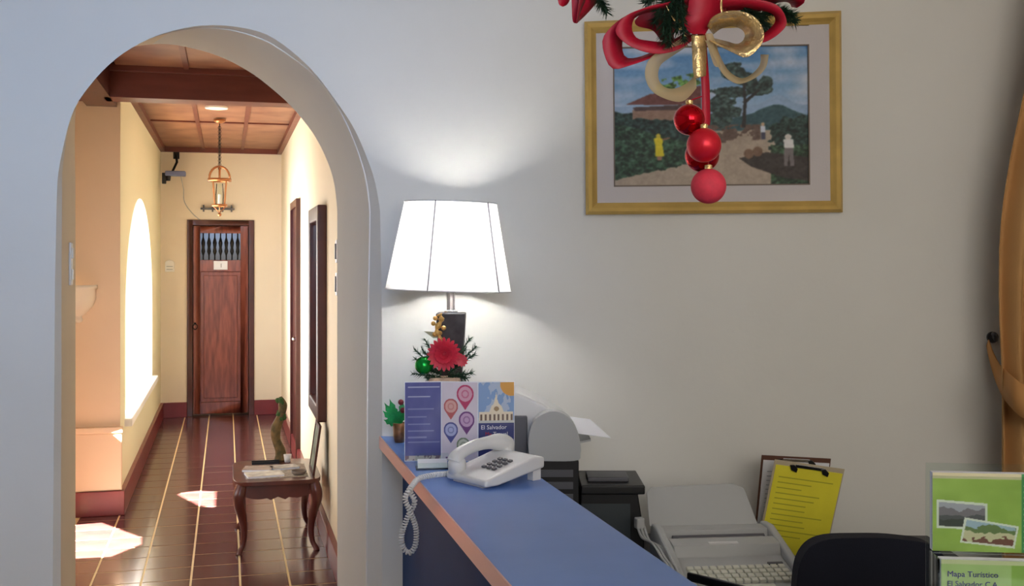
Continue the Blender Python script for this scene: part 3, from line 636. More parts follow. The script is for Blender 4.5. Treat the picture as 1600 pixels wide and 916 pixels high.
# small plant at the counter corner
pz = 3.385; k_ = pz/F
t = thing('small_potted_plant', 'tiny pot of green leaves at the wall end of the counter left of the brochure', 'plant', PF(624, pz, KZ), -TH)
obj('pot', MB().lathe([(.014, 0), (.019, .02), (.021, .06), (.017, .06), (.015, .05)], 16), mat('brown_foil', (132, 92, 60), .35, metal=.4, noise=.3, nscale=60), t, smooth=True)
mb = MB()
def leaf(mb, a, b, wd):
    a, b = Vector(a), Vector(b); d = b-a; sd = d.cross(Vector((0, 1, 0))).normalized()*wd; L_ = []
    ts = np.linspace(0, 1, 8); up = [mb.v(a+d*s2+sd*(math.sin(math.pi*s2)*(1 if i%2 else .55))+Vector((0, -.006*math.sin(math.pi*s2), 0))) for i, s2 in enumerate(ts)]
    dn = [mb.v(a+d*s2-sd*(math.sin(math.pi*s2)*(1 if i%2 else .55))+Vector((0, -.006*math.sin(math.pi*s2), 0))) for i, s2 in enumerate(ts)]
    for i in range(7): mb.f([up[i], up[i+1], dn[i+1], dn[i]])
for ex, ez in ((-.045, .125), (-.05, .10), (-.048, .07), (-.03, .135), (.012, .13), (.03, .11), (-.02, .115), (-.04, .09)):
    lf_ = MB(); leaf(lf_, (0, 0, .055), (ex, random.uniform(-.02, .015), ez), .013)
    obj('leaf', lf_, mat('holly_green', (30, 150, 78), .35, noise=.4, nscale=40), t, solid=.0006)
for x, z in ((.006, .125), (.012, .10)): obj('red_berry', MB().sphere((x, -.012, z), .009, 10, 8), mat('dull_red', (120, 40, 48), .5), t, smooth=True)
# ------------------------------------------------------------------ telephone
pr = math.radians(-50)
t = thing('desk_telephone', 'white push button desk telephone with its handset on the blue counter', 'telephone', PF(774, 2.80, KZ+.0005), -TH+pr)
t.scale = (1.05, 1.05, 1.05)
PWd, PD = .155, .185                         # local x width, y depth; slopes up to the rear
def pz_(y): return .022+.042*(y+PD/2)/PD
mb = MB()
mb.prism([(-PWd/2, -PD/2, .004), (-PWd/2, -PD/2, .020), (-PWd/2, PD/2-.03, .060), (-PWd/2, PD/2, .056), (-PWd/2, PD/2, .03), (-PWd/2, -PD/2+.04, .004)], (PWd, 0, 0))
obj('base', mb, M['ivory'], t, bevel=.006)
for x_f in (-PWd/2+.01, PWd/2-.03): obj('rear_foot', MB().box(x_f, x_f+.02, PD/2-.03, PD/2-.005, 0, .034), M['ivory'], t)
obj('front_foot', MB().box(-PWd/2+.02, PWd/2-.02, -PD/2+.008, -PD/2+.03, 0, .006), M['ivory'], t)
sl = math.atan2(.040, PD-.03)
kp = bpy.data.objects.new('keypad', None); COL.objects.link(kp); kp.parent = t; kp.location = (.022, -.002, .0225+.0407*(PD/2-.002)/(PD-.03)-.0022); kp.rotation_euler = (sl, 0, 0)
kf = None
for r in range(4):
    for c_ in range(3):
        if kf is None: kf = obj('key', MB().box(-.006, .006, -.0045, .0045, 0, .005), M['greyd'], kp, bevel=.001); kk = kf
        else: kk = kf.copy(); COL.objects.link(kk)
        kk.parent = kp; kk.location = ((c_-1)*.019, (r-1.5)*.017-.01, 0)
hs = obj('handset', MB().tube(spline([(-.055, -.082, .045), (-.055, -.07, .062), (-.055, -.035, .075), (-.055, .01, .081), (-.055, .055, .079), (-.055, .088, .068)], 5), [.020, .020, .020, .019, .018, .017, .016, .0155, .015, .015, .015, .015, .015, .015, .015, .0155, .016, .017, .019, .021, .022, .022, .0225, .022, .021, .020][:26], 14), M['ivory'], t, smooth=True)
obj('mouthpiece', MB().lathe([(.021, .018), (.022, .045), (.018, .052)], 18, -.055, -.075), M['ivory'], hs, smooth=True)
obj('earpiece', MB().lathe([(.021, .048), (.023, .072), (.018, .082)], 18, -.055, .078), M['ivory'], hs, smooth=True)
# coiled cord : from the mouthpiece end over the edge of the counter and down in a loop
def K(px, Z, z): return PF(px, Z, z)
Ze = 2.86
cp = [tuple(PX(712, 735, 2.83)), tuple(PX(700, 740, 2.84)), tuple(PX(676, 743, 2.80)), tuple(PX(655, 748, 2.77)), tuple(PX(645, 758, 2.73))]
cp2 = [tuple(PX(641, 768, 2.71)), tuple(PX(648, 785, 2.70)), tuple(PX(637, 808, 2.70)), tuple(PX(628, 835, 2.70)), tuple(PX(630, 856, 2.70)), tuple(PX(640, 864, 2.70)), tuple(PX(649, 852, 2.70)), tuple(PX(650, 826, 2.70)), tuple(PX(641, 800, 2.69)), tuple(PX(633, 780, 2.69)), tuple(PX(640, 765, 2.69)), tuple(PX(650, 752, 2.74))]
path = resample(spline(cp+cp2, 10), 900)
helix = []; up = Vector((0, 0, 1)); turns = 88
Pv = [Vector(p) for p in path]
for i in range(len(Pv)):
    tg = (Pv[min(i+1, len(Pv)-1)]-Pv[max(i-1, 0)]).normalized(); up = (up-tg*up.dot(tg)).normalized(); sd = tg.cross(up)
    q = 2*math.pi*turns*i/len(Pv); helix.append(Pv[i]+(up*math.cos(q)+sd*math.sin(q))*.0053)
c_ = obj('coiled_cord', MB().tube(helix, .0023, 5), M['ivory'], None, smooth=True)
c_.parent = t; c_.matrix_parent_inverse = (Matrix.Translation(t.location) @ Matrix.Rotation(t.rotation_euler.z, 4, 'Z') @ Matrix.Scale(1.05, 4)).inverted()
# ------------------------------------------------------------------ printer with its black unit beneath
zz_ = 3.12
t = thing('black_unit', 'black slatted box unit under the rounded grey printer behind the counter', 'cabinet', PF(858, zz_, DZ), -TH)
kz = zz_/F; top = CH+V(716)*zz_-DZ
obj('body', MB().box(-.075, .082, -.04, .2, 0, top), M['black'], t, bevel=.003)
for k in range(7): obj('slat', MB().box(-.06, .066, -.043, -.04, .05+k*.034, .05+k*.034+.02), M['greyd'], t)
t = thing('desktop_printer', 'rounded light grey printer with its rounded side cover on the black unit', 'printer', PF(858, zz_, DZ+top), -TH)
prof = [(-.075, 0), (.075, 0), (.083, .03), (.078, .085), (.055, .13), (.02, .145), (-.02, .142), (-.055, .125), (-.078, .105)]
# side cover: rounded cap with dome profile facing the camera
pts = spline([(-.055, 0.0), (.07, 0.0), (.086, .02), (.084, .06), (.07, .1), (.045, .128), (.01, .138), (-.025, .128), (-.05, .10), (-.06, .05), (-.055, 0)], 4)[:-1]
obj('side_cover', MB().prism([(p[0], -.05, p[1]+.001) for p in pts], (0, .06, 0)), M['greyp'], t, bevel=.012)
obj('body', MB().prism([(-.115, .01, 0), (.06, .01, 0), (.06, .01, .105), (-.02, .01, .155), (-.115, .01, .195)], (0, .19, 0)), M['ivory'], t, bevel=.01)
obj('paper_tray', MB().prism([(.07, .02, .035), (.12, .02, .045), (.12, .02, .05), (.07, .02, .04)], (0, .15, 0)), M['greyp'], t)
obj('side_vent', MB().box(-.108, -.062, -.012, .01, .004, .12), M['greyd'], t, bevel=.004)
t = thing('printed_page', 'white sheet of paper sticking out of the printer to the right', 'paper', PF(905, zz_, CH+V(676)*zz_), -TH)
obj('sheet', MB().prism([(-.005, -.02, 0), (.09, .0, -.016), (.04, .13, .018), (-.03, .11, .03)], (0, 0, .001)), M['paper'], t)
# black flat device to the right of it
zq = 3.14
t = thing('black_scanner', 'black device with a flat lid on the desk between printer and typewriter', 'scanner', PF(952, zq, DZ), -TH)
kq = zq/F; h1 = CH+V(771)*zq-DZ; h2 = CH+V(757)*zq-DZ
mb = MB().prism([(-.082, -.0, 0), (.10, 0, 0), (.10, 0, .08), (.082, 0, h1), (-.082, 0, h1)], (0, .2, 0))
obj('body', mb, M['black'], t, bevel=.004)
obj('lid', MB().box(-.082, .1, -.02, .21, h1, h2), M['black'], t, bevel=.004)
obj('panel_strip', MB().box(-.06, .06, .03, .12, h2, h2+.014), M['greyd'], t, bevel=.004)
obj('front_face', MB().prism([(-.08, -.012, .01), (.06, -.012, .01), (.06, 0, h1-.03), (-.08, 0, h1-.03)], (0, .01, 0)), mat('dark_teal_plastic', (30, 42, 48), .4), t)
# ------------------------------------------------------------------ electronic typewriter
t = thing('typewriter', 'grey electronic typewriter with raised paper support on the desk behind the counter', 'typewriter', C(U(1022)*3.03, 3.03, DZ+.001), -TH+math.radians(6))
TWd = .335
def sl_box(x0, x1, y0, z0, y1, z1, th=.01): return MB().prism([(x0, y0, z0-th), (x1, y0, z0-th), (x1, y0, z0), (x0, y0, z0)], (0, 0, 0))
# side profile (y, z): front at y=-.33
bodyp = [(-.31, .0), (-.31, .035), (-.14, .075), (-.13, .105), (-.07, .11), (-.065, .085), (-.035, .085), (-.03, .12), (.03, .12), (.05, .09), (.05, 0)]
for nm, xa, xb in (('side_cheek', 0, .022), ('side_cheek', TWd-.022, TWd)):
    obj(nm, MB().prism([(xa, y, z) for y, z in [(-.32, 0), (-.32, .042), (-.15, .095), (-.02, .128), (.04, .125), (.055, .09), (.055, 0)]], (xb-xa, 0, 0)), M['greyp'], t, bevel=.006)
obj('body', MB().prism([(.022, y, z) for y, z in bodyp], (TWd-.044, 0, 0)), M['greyp'], t, bevel=.003)
obj('paper_well', MB().box(.03, TWd-.03, -.075, -.03, .085, .092), M['black'], t)
obj('platen', MB().prism([(.04, -.05+.014*math.cos(q), .098+.014*math.sin(q)) for q in np.linspace(0, 2*math.pi, 15)[:-1]], (TWd-.08, 0, 0)), M['greyd'], t, smooth=False)
obj('paper_bail', MB().tube([(.05, -.072, .108), (TWd-.05, -.072, .108)], .003, 6), M['chrome'], t)
obj('name_plate', MB().prism([(.12, -.125, .1055), (.2, -.125, .1055), (.2, -.11, .1065), (.12, -.11, .1065)], (0, 0, .002)), M['ivory'], t)
ps = obj('paper_support', MB().prism([(-.005, .03, .118), (TWd-.03, .03, .118), (TWd-.05, .09, .205), (TWd-.08, .105, .216), (.02, .105, .210), (.0, .09, .198)], (0, .008, .002)), M['greyp'], t, bevel=.003)
slk = math.atan2(.04, .17); kr = bpy.data.objects.new('keyboard', None); COL.objects.link(kr); kr.parent = t; kr.location = (0, -.31, .035); kr.rotation_euler = (slk, 0, 0)
kf = None
for r in range(4):
    for c_ in range(13):
        if kf is None: kf = obj('key', MB().box(-.0085, .0085, -.008, .008, 0, .009), mat('key_beige', (214, 214, 200), .5), kr, bevel=.002); kk = kf
        else: kk = kf.copy(); COL.objects.link(kk)
        kk.parent = kr; kk.location = (.045+c_*.0203+r*.003, .045+(3-r)*.0215-.012+.01, 0)
obj('space_bar', MB().box(.09, .24, .006, .022, 0, .008), mat('key_beige', (214, 214, 200), .5), kr, bevel=.002)
obj('function_strip', MB().box(.26, .30, .125, .135, 0, .004), M['greyd'], kr)
t = thing('power_cable', 'grey cables bundled beside the left side of the typewriter', 'cable', PF(1000, 3.0, DZ))
o_ = t.location
mb = MB()
for d in range(3):
    mb.tube([Vector(p)-o_ for p in spline([tuple(PX(996+d*5, 822, 3.04)), tuple(PX(1003+d*6, 840+d*3, 2.99)), tuple(PX(1020+d*7, 850+d*3, 2.94)), tuple(PX(1034+d*7, 872+d*3, 2.86)), tuple(PX(1046+d*6, 892, 2.80)), tuple(PF(1056+d*4, 2.76, DZ+.005))], 6)], .004, 6)
obj('cord', mb, M['greyp'], t, smooth=True)
obj('plug', MB().box(-.012, .012, -.012, .012, 0, .03), M['greyp'], t, bevel=.004, loc=PX(999, 826, 3.04)-o_)
# ------------------------------------------------------------------ clipboards leaning on the wall
def clipboard(name, label, pxl, pxr, Zb, wd, ht, lean, roll, boardm, sheetm, lines, clip=True):
    t = thing(name, label, 'clipboard', C((U(pxl)+U(pxr))/2*Zb, Zb, DZ+.001), -TH); t.rotation_mode = 'XYZ'
    t.rotation_euler = (-lean, roll, -TH)
    obj('board', MB().box(-wd/2, wd/2, 0, .003, 0, ht), boardm, t, bevel=.0012)
    s2 = obj('sheet', MB().box(-wd/2+.006, wd/2-.004, -.0025, -.0002, .004, ht-.014), sheetm, t)
    for k in range(lines):
        zq_ = ht-.05-k*(ht-.09)/lines; w3 = random.uniform(.3, .8)*wd
        obj('printed_line', MB().box(-wd/2+.02, -wd/2+.02+w3, -.0029, -.0025, zq_, zq_+.003), mat('faint_ink_'+sheetm.name, tuple(int(v*.84) for v in ((222, 212, 60) if 'yellow' in sheetm.name else (220, 224, 235))), .6), s2)
    if clip:
        obj('clip_bar', MB().box(-.04, .04, -.006, -.0025, ht-.014, ht-.004), M['chrome'], t, bevel=.001)
        for s3 in (-1, 1): obj('clip_jaw', MB().prism([(s3*.045-.012, -.009, ht-.008), (s3*.045-.006, -.009, ht-.022), (s3*.045+.010, -.009, ht-.028), (s3*.045+.012, -.009, ht-.016), (s3*.045, -.009, ht-.006)], (0, .005, 0)), M['black'], t, bevel=.001)
    return t
yel = mat('yellow_sheet', (240, 228, 66), .5, noise=.06, nscale=12)
clipboard('clipboard', 'brown clipboard with white sheet leaning on the wall behind the yellow one', 1176, 1284, 3.29, .205, .285, math.radians(-10), math.radians(3), mat('hardboard', (96, 62, 48), .6), M['paper'], 14)
clipboard('clipboard', 'clipboard with bright yellow sheets leaning beside the typewriter', 1186, 1284, 3.2, .202, .288, math.radians(-13), math.radians(8), mat('pale_board', (190, 176, 150), .6), yel, 12)
# ------------------------------------------------------------------ office chair
t = thing('office_chair', 'dark navy office chair with rounded backrest seen over the counter', 'chair', C(U(1396)*2.45, 2.45, 0), -TH)
fab = mat('navy_fabric', (14, 18, 34), .85, bump=.3, bscale=300)
zt_ = CH+V(846)*2.55
pts = spline([(-.17, .52), (-.185, .7), (-.182, .85), (-.165, zt_-.04), (-.12, zt_-.006), (-.03, zt_), (.06, zt_-.003), (.14, zt_-.02), (.18, zt_-.08), (.185, .75), (.17, .52)], 5)
obj('backrest', MB().prism([(p[0], .1+.03, p[1]) for p in pts], (0, .05, 0)), fab, t, bevel=.02)
obj('seat', MB().prism([(x*1.0, y-.2, .42) for x, y in [(p[0]*.21, p[1]*.2) for p in [(math.copysign(abs(math.cos(q))**.4, math.cos(q)), math.copysign(abs(math.sin(q))**.4, math.sin(q))) for q in np.linspace(0, 2*math.pi, 33)[:-1]]]], (0, 0, .07)), fab, t, bevel=.02)
ap = [PX(1072, 893, 2.62), PX(1110, 902, 2.5), PX(1160, 915, 2.36), PX(1200, 935, 2.25)]; Li = (Matrix.Translation(t.location) @ Matrix.Rotation(-TH, 4, 'Z')).inverted()
obj('armrest', MB().prism([Li @ (p_+CD(-.0, 0)) for p_ in ap]+[Li @ (p_+CD(.05, .0)+Vector((0, 0, -.012))) for p_ in ap[::-1]], (0, 0, -.022)), M['black'], t, bevel=.006)
obj('armrest_post', MB().tube([Li @ (ap[2]+Vector((0, 0, -.03))), Li @ (ap[2]+Vector((0, 0, -.2))), (-.1, -.2, .44)], .014, 8), M['black'], t)
obj('back_bracket', MB().tube([(0, -.1, .41), (0, .17, .41), (0, .2, .5), (0, .185, .66)], .018, 8), M['black'], t)
obj('gas_column', MB().lathe([(.028, .1), (.028, .3), (.018, .3), (.018, .42)], 16, 0, -.2), M['black'], t)
for k in range(5):
    q = 2*math.pi*k/5; lg = obj('leg', MB().tube([(0, -.2, .1), (.24*math.cos(q), -.2+.24*math.sin(q), .07)], [.022, .014], 8), M['black'], t)
    obj('castor', MB().sphere((.24*math.cos(q), -.2+.24*math.sin(q), .028), .028, 12, 8), M['black'], lg, smooth=True)
# ------------------------------------------------------------------ painting
NW, NH = 330, 240
img = new_img(NW, NH, (0, 0, 0)); X, Y = grid(img)
n1, n2, n3 = fnoise((NH, NW), 10, 11), fnoise((NH, NW), 30, 12), fnoise((NH, NW), 60, 13)
tt = np.clip(Y/.6, 0, 1)[..., None]; img = np.array((74, 130, 184))*(1-tt)+np.array((186, 204, 222))*tt
cl = (np.clip(fnoise((NH, NW), 5, 20)*1.3+.1*np.sin(Y*60)-.62, 0, 1)*2)[..., None]; img = img*(1-cl)+np.array((206, 212, 226))*cl
def put(mask, col, nz=None, amp=30):
    global img
    c = np.array(col, float)[None, None, :]+((nz if nz is not None else n2)-.5)[..., None]*amp*2; img = np.where(mask[..., None], c, img)
put((Y > .43-.07*np.exp(-((X-.84)/.07)**2)-.01*n1), (148, 174, 204), amp=8)
put((Y > .52-.09*np.exp(-((X-.83)/.13)**2)-.03*(n1-.5)), (54, 86, 92), n3, 22)
put(Y > .60+.03*(n1-.5), (176, 160, 142), n2, 14)                  # road
put((Y > .56) & (X < .75) & (X > .45) & (Y < .70-.1*(X-.45)) & (n2 > .4), (104, 84, 74), n3, 26)
put(inpoly(X, Y, [(.10, .45), (.10, .64), (.42, .64), (.42, .43)]), (152, 122, 104), n2, 16)     # house
put(inpoly(X, Y, [(.22, .24), (.45, .18), (.45, .33), (.22, .34)]) & (n2 > .42), (84, 122, 56), n3, 30)
put(inpoly(X, Y, [(.065, .41), (.19, .335), (.24, .33), (.45, .28), (.45, .41), (.25, .415)]), (112, 66, 60), n3, 12)
put(inpoly(X, Y, [(.10, .43), (.45, .41), (.45, .45), (.11, .455)]), (84, 64, 62), n3, 8)
for cx, cy, rx, ry in ((.62, .18, .06, .06), (.68, .24, .07, .05), (.73, .30, .07, .06), (.60, .33, .09, .05), (.56, .42, .08, .08), (.55, .52, .07, .06), (.60, .47, .05, .05), (.77, .27, .04, .05)):
    put((((X-cx)/rx)**2+((Y-cy)/ry)**2 + (n2-.5)*2.4) < 1, (52, 70, 66), n3, 26)
for p in ([(.655, .58), (.665, .40), (.66, .25), (.672, .25), (.68, .40), (.675, .58)], [(.66, .40), (.74, .31), (.75, .32), (.67, .42)]): put(inpoly(X, Y, p), (44, 40, 40), amp=4)
put((Y > .50+.1*(n1-.5)+.06*X) & (X < .42) & (Y < .84-.0*X), (34, 54, 50), n3, 30)
put((Y > .45+.1*(n1-.5)) & (X < .10) & (Y < .8), (38, 60, 54), n3, 26)
put((Y > .56+.35*(X-.05)+.05*(n1-.5)) & (X < .45) & (Y < .95-.3*X+.05*(n2-.5)), (40, 66, 48), n3, 34)
put((((X-.96)/.17)**2+((Y-.66)/.17)**2+(n2-.5)*1.2) < 1, (36, 56, 50), n3, 26)
put((Y > .72+.05*(n1-.5)) & (X > .80), (44, 68, 46), n3, 34)
put(inpoly(X, Y, [(.64, .80), (.78, .76), (1, .80), (1, .97), (.86, .94), (.70, .86)]), (58, 50, 46), n3, 20)
for cx, cy in ((.69, .77), (.735, .755)): put(((X-cx)/.025)**2+((Y-cy)/.035)**2 < 1, (124, 96, 76), amp=8)
img[np.clip(Y, 0, 1) > .985] *= .8
# figures
put(inpoly(X, Y, [(.205, .655), (.235, .64), (.255, .66), (.25, .70), (.26, .78), (.215, .78), (.215, .71)]), (222, 204, 40), amp=10)
put(((X-.23)/.012)**2+((Y-.635)/.016)**2 < 1, (210, 190, 60), amp=0); put(inpoly(X, Y, [(.22, .78), (.25, .78), (.245, .81), (.225, .81)]), (150, 110, 90), amp=0)
put(inpoly(X, Y, [(.25, .655), (.29, .645), (.29, .655), (.252, .67)]), (140, 100, 80), amp=0)
put(inpoly(X, Y, [(.865, .67), (.915, .67), (.92, .73), (.87, .73)]), (224, 222, 220), amp=0); put(inpoly(X, Y, [(.87, .73), (.915, .73), (.92, .86), (.90, .86), (.893, .77), (.885, .86), (.867, .86)]), (120, 112, 112), amp=6)
put(((X-.89)/.018)**2+((Y-.652)/.02)**2 < 1, (210, 204, 196), amp=0)
put(inpoly(X, Y, [(.75, .575), (.775, .575), (.775, .62), (.75, .62)]), (214, 220, 232), amp=0); put(inpoly(X, Y, [(.752, .62), (.774, .62), (.774, .67), (.752, .67)]), (70, 70, 90), amp=0)
put(((X-.762)/.01)**2+((Y-.56)/.014)**2 < 1, (200, 170, 140), amp=0)
xa, xb, ya, yb_ = 915.5, 1312.0, 33.0, 334.0
pm = WP((xa+xb)/2, yb_, .0); Zp = wallZ((xa+xb)/2); sc = Zp/F
fol = (img[..., 1] > img[..., 0]+6) & (img[..., 1] > img[..., 2]+2); hl = fnoise((NH, NW), 75, 31)
img = np.where((fol & (hl > .58))[..., None], img*1.35+6, img); img = np.where((fol & (hl < .40))[..., None], img*.62, img)
img = img+(fnoise((NH, NW), 90, 32)[..., None]-.5)*26
pad = np.pad(img, ((1, 1), (1, 1), (0, 0)), 'edge'); img = sum(pad[i:i+NH, j:j+NW] for i in range(3) for j in range(3))/9
wd, ht = (xb-xa)*sc, (yb_-ya)*sc
t = thing('landscape_painting', 'gold framed landscape painting of a country road, house and tree on the white wall', 'painting', pm, -TH-math.radians(2)+0)
t.rotation_euler = (0, -math.radians(.45), -TH-math.radians(2))
fw = 18*sc
def fpiece(pts): 
    mb = MB(); return mb
def mitre(ax, az, bx, bz_, ix, iz, jx, jz, nm):
    # outer edge a->b, inner edge i->j, rounded moulding section
    secs = [(0, -.004), (0, -.022), (.25, -.034), (.55, -.030), (.8, -.022), (1, -.018), (1, -.004)]
    mb = MB(); e1 = []; e2 = []
    for s4, d in secs:
        e1.append((ax+(ix-ax)*s4, d, az+(iz-az)*s4)); e2.append((bx+(jx-bx)*s4, d, bz_+(jz-bz_)*s4))
    mb.strip(e1, e2); mb.strip([e1[-1], e1[0]], [e2[-1], e2[0]]); return obj('frame_rail', mb, M['goldframe'], t)
x0, x1 = -wd/2, wd/2
mitre(x0, 0, x1, 0, x0+fw, fw, x1-fw, fw, 'b'); mitre(x0, ht, x1, ht+.022, x0+fw, ht-fw, x1-fw, ht-fw+.018, 't'); mitre(x0, 0, x0, ht, x0+fw, fw, x0+fw, ht-fw, 'l'); mitre(x1, 0, x1, ht+.022, x1-fw, fw, x1-fw, ht-fw+.018, 'r')
obj('backing_board', MB().box(x0+.006, x1-.006, -.006, 0, .006, ht-.004), M['paper'], t)
mx0, mx1, mz0, mz1 = x0+44*sc, x1-49*sc, 43*sc, ht-40*sc
mt = mat('grey_linen_mat', (206, 200, 200), .8, bump=.2, bscale=400)
obj('mat_board', MB().box(x0+fw, mx0, -.016, -.006, fw, ht-fw+.005).box(mx1, x1-fw, -.016, -.006, fw, ht-fw+.018).box(mx0, mx1, -.016, -.006, fw, mz0).box(mx0, mx1, -.016, -.006, mz1, ht-fw+.014), mt, t)
fl = .006
obj('inner_fillet', MB().box(mx0, mx0+.004, -.018, -.006, mz0, mz1).box(mx1-.004, mx1, -.018, -.006, mz0, mz1).box(mx0, mx1, -.018, -.006, mz0, mz0+.004).box(mx0, mx1, -.018, -.006, mz1-.004, mz1), mat('fillet', (110, 96, 84), .5), t)
g_ = print_grid('canvas', img, mx1-mx0, mz1-mz0, mat_attr('oil_paint', .6), t); g_.location = (mx0, -.010, mz0)
# ------------------------------------------------------------------ curtain and tieback
Zc = 3.2
t = thing('curtain', 'ochre curtain gathered by a tieback at the right edge of the wall', 'curtain', C(0, 0, 0), 0)
def edge_x(py): return float(np.interp(py, [-200, 0, 100, 180, 250, 310, 370, 450, 500, 560, 620, 700, 760, 900, 1200], [1650, 1630, 1612, 1596, 1582, 1573, 1567, 1566, 1567, 1570, 1571, 1570, 1569, 1567, 1562]))
rows_ = np.r_[np.linspace(-280, 500, 22), np.linspace(530, 1200, 18)]; e = []
mb = MB(); prev = None
for py in rows_:
    z = CH+V(py)*Zc
    if z < .02: z = .02
    if z > 3.0: z = 3.0
    xl = U(edge_x(py))*Zc; xr = 2.15 if py < 0 else float(np.interp(py, [0, 560, 900, 1200], [2.15, 1.78, 1.9, 1.95])); row = []
    for k in range(90):
        s5 = k/89; xx = xl+(xr-xl)*s5; row.append(mb.v(C(xx, Zc+.0+.035*math.sin(s5*38+.6*math.sin(py*.004))+.02*math.sin(s5*15), z)))
    if prev:
        for k in range(89): mb.f([prev[k], prev[k+1], row[k+1], row[k]])
    prev = row
ctm = mat('ochre_cloth', (190, 144, 90), .85, noise=.06, nscale=6, bump=.2, bscale=300)
obj('drape', mb, ctm, t, smooth=True, solid=.002)
tie = [(1543, 536, .04), (1550, 562, .10), (1562, 590, .16), (1580, 612, .32), (1600, 628, .36), (1640, 640, .36), (1700, 640, .34), (1760, 620, .2)]
mb = MB(); e1, e2 = [], []
for x, y, d in spline(tie, 4):
    hw = np.interp(x, [1543, 1552, 1570, 1600, 1760], [5, 12, 22, 26, 26]); e1.append(WP(x+2, y-hw, d)); e2.append(WP(x-1, y+hw, d))
mb.strip(e1, e2); obj('tieback', mb, mat('ochre_tieback', (192, 138, 80), .8), t, smooth=True, solid=.004)
t = thing('tieback_hook', 'small dark metal tieback hook on the wall left of the curtain', 'hook', WP(1550, 527, 0), -TH)
obj('wall_plate', MB().prism([(.018*math.cos(q), 0, .018*math.sin(q)) for q in np.linspace(0, 2*math.pi, 17)[:-1]], (0, -.006, 0)), mat('pewter', (92, 92, 96), .4, metal=.7), t)
obj('hook_arm', MB().tube(spline([(0, -.004, 0), (0, -.03, 0), (-.006, -.045, -.006), (-.014, -.05, -.002), (-.016, -.05, .01)], 4), .005, 8).sphere((-.016, -.05, .012), .008, 10, 8), mat('pewter', (92, 92, 96), .4, metal=.7), t, smooth=True)
# ------------------------------------------------------------------ leaflet holder at bottom right
zh = 1.62
t = thing('leaflet_holder', 'clear acrylic leaflet holder with two tiers of green tourist leaflets at the right edge', 'leaflet holder', PF(1459, zh, KZ+.0005), -TH-math.radians(6))
kh = zh/F
def zk(py, Z=zh): return CH+V(py)*Z-KZ
HWd = .166
obj('back_plate', MB().box(0.002, HWd, .05, .053, 0.003, zk(724, zh+.05)), glass, t)
obj('base_plate', MB().box(0, HWd, -.04, .053, 0, .003), glass, t)
obj('upper_pocket', MB().box(0.002, HWd, .018, .0205, zk(870), zk(748)), glass, t)
obj('lower_pocket', MB().box(-.002, HWd, -.03, -.0275, .003, zk(866)), glass, t)
obj('side_wall', MB().box(-.002, .0005, -.03, .018, .003, zk(866)), glass, t)
def leaflet_img(seed):
    im = new_img(150, 130, (164, 192, 88)); X, Y = grid(im); nz = fnoise(im.shape[:2], 4, seed)
    im += (nz[..., None]-.5)*50; im[Y < .07] = (214, 206, 170); im[(X > .8)] = (66, 146, 84)
    im[(X > .8) & (Y > .1) & ((Y*14 % 1) < .25) & (X > .82) & (X < .96)] = (196, 220, 180)
    n2_ = fnoise(im.shape[:2], 14, seed+1)
    def photo(poly, inner, cols):
        im[inpoly(X, Y, poly)] = (232, 232, 224); m_ = inpoly(X, Y, inner)
        yv = Y[m_]; lo, hi = yv.min(), yv.max(); fr = (yv-lo)/(hi-lo)+(n2_[m_]-.5)*.5; cc = np.array(cols); im[m_] = cc[np.clip((fr*len(cols)).astype(int), 0, len(cols)-1)]
    photo([(.04, .34), (.5, .38), (.5, .72), (.04, .70)], [(.055, .37), (.48, .41), (.48, .69), (.055, .675)], [(176, 172, 190), (128, 118, 130), (84, 84, 92), (60, 64, 62)])
    photo([(.29, .56), (.78, .66), (.74, .94), (.25, .88)], [(.31, .59), (.76, .68), (.725, .91), (.27, .86)], [(170, 190, 214), (110, 130, 80), (214, 204, 170), (120, 70, 60)])
    return im
hw_, hh_ = HWd-.008, zk(744)-zk(868)
lf1 = bpy.data.objects.new('leaflet_stack', None); COL.objects.link(lf1); lf1.parent = t; lf1.location = (.005, .025, zk(868))
obj('paper_block', MB().box(0, hw_, .0008, .015, 0, hh_), M['paper'], lf1); g_ = print_grid('print', leaflet_img(5), hw_, hh_, PRN, lf1)
im = new_img(150, 110, (160, 194, 92)); X, Y = grid(im); im += (fnoise(im.shape[:2], 4, 9)[..., None]-.5)*50; im[Y < .05] = (214, 216, 170)
im[(X < .62) & (Y < .42) & (Y > .05)] = im[(X < .62) & (Y < .42) & (Y > .05)]*.5+np.array((206, 220, 180))*.5
im[(X > .70) & (X < .9) & (Y > .3) & (Y < .62)] = (220, 226, 214); im[np.hypot((X-.8), (Y-.48)*.75) < .06] = (120, 150, 140)
lf2 = bpy.data.objects.new('leaflet_stack', None); COL.objects.link(lf2); lf2.parent = t; lf2.location = (.004, -.024, .004)
h2_ = zk(868)-.004; obj('paper_block', MB().box(0, hw_, .0008, .018, 0, h2_), M['paper'], lf2); print_grid('print', im, hw_, h2_, PRN, lf2)
ink = mat('violet_ink', (70, 60, 140), .5)
text_mesh('lettering', 'Mapa Turístico', .0118, ink, lf2, (.008, -.0015, h2_-.024), (math.pi/2, 0, 0)); text_mesh('lettering', 'El Salvador C.A.', .0112, ink, lf2, (.008, -.0015, h2_-.038), (math.pi/2, 0, 0))
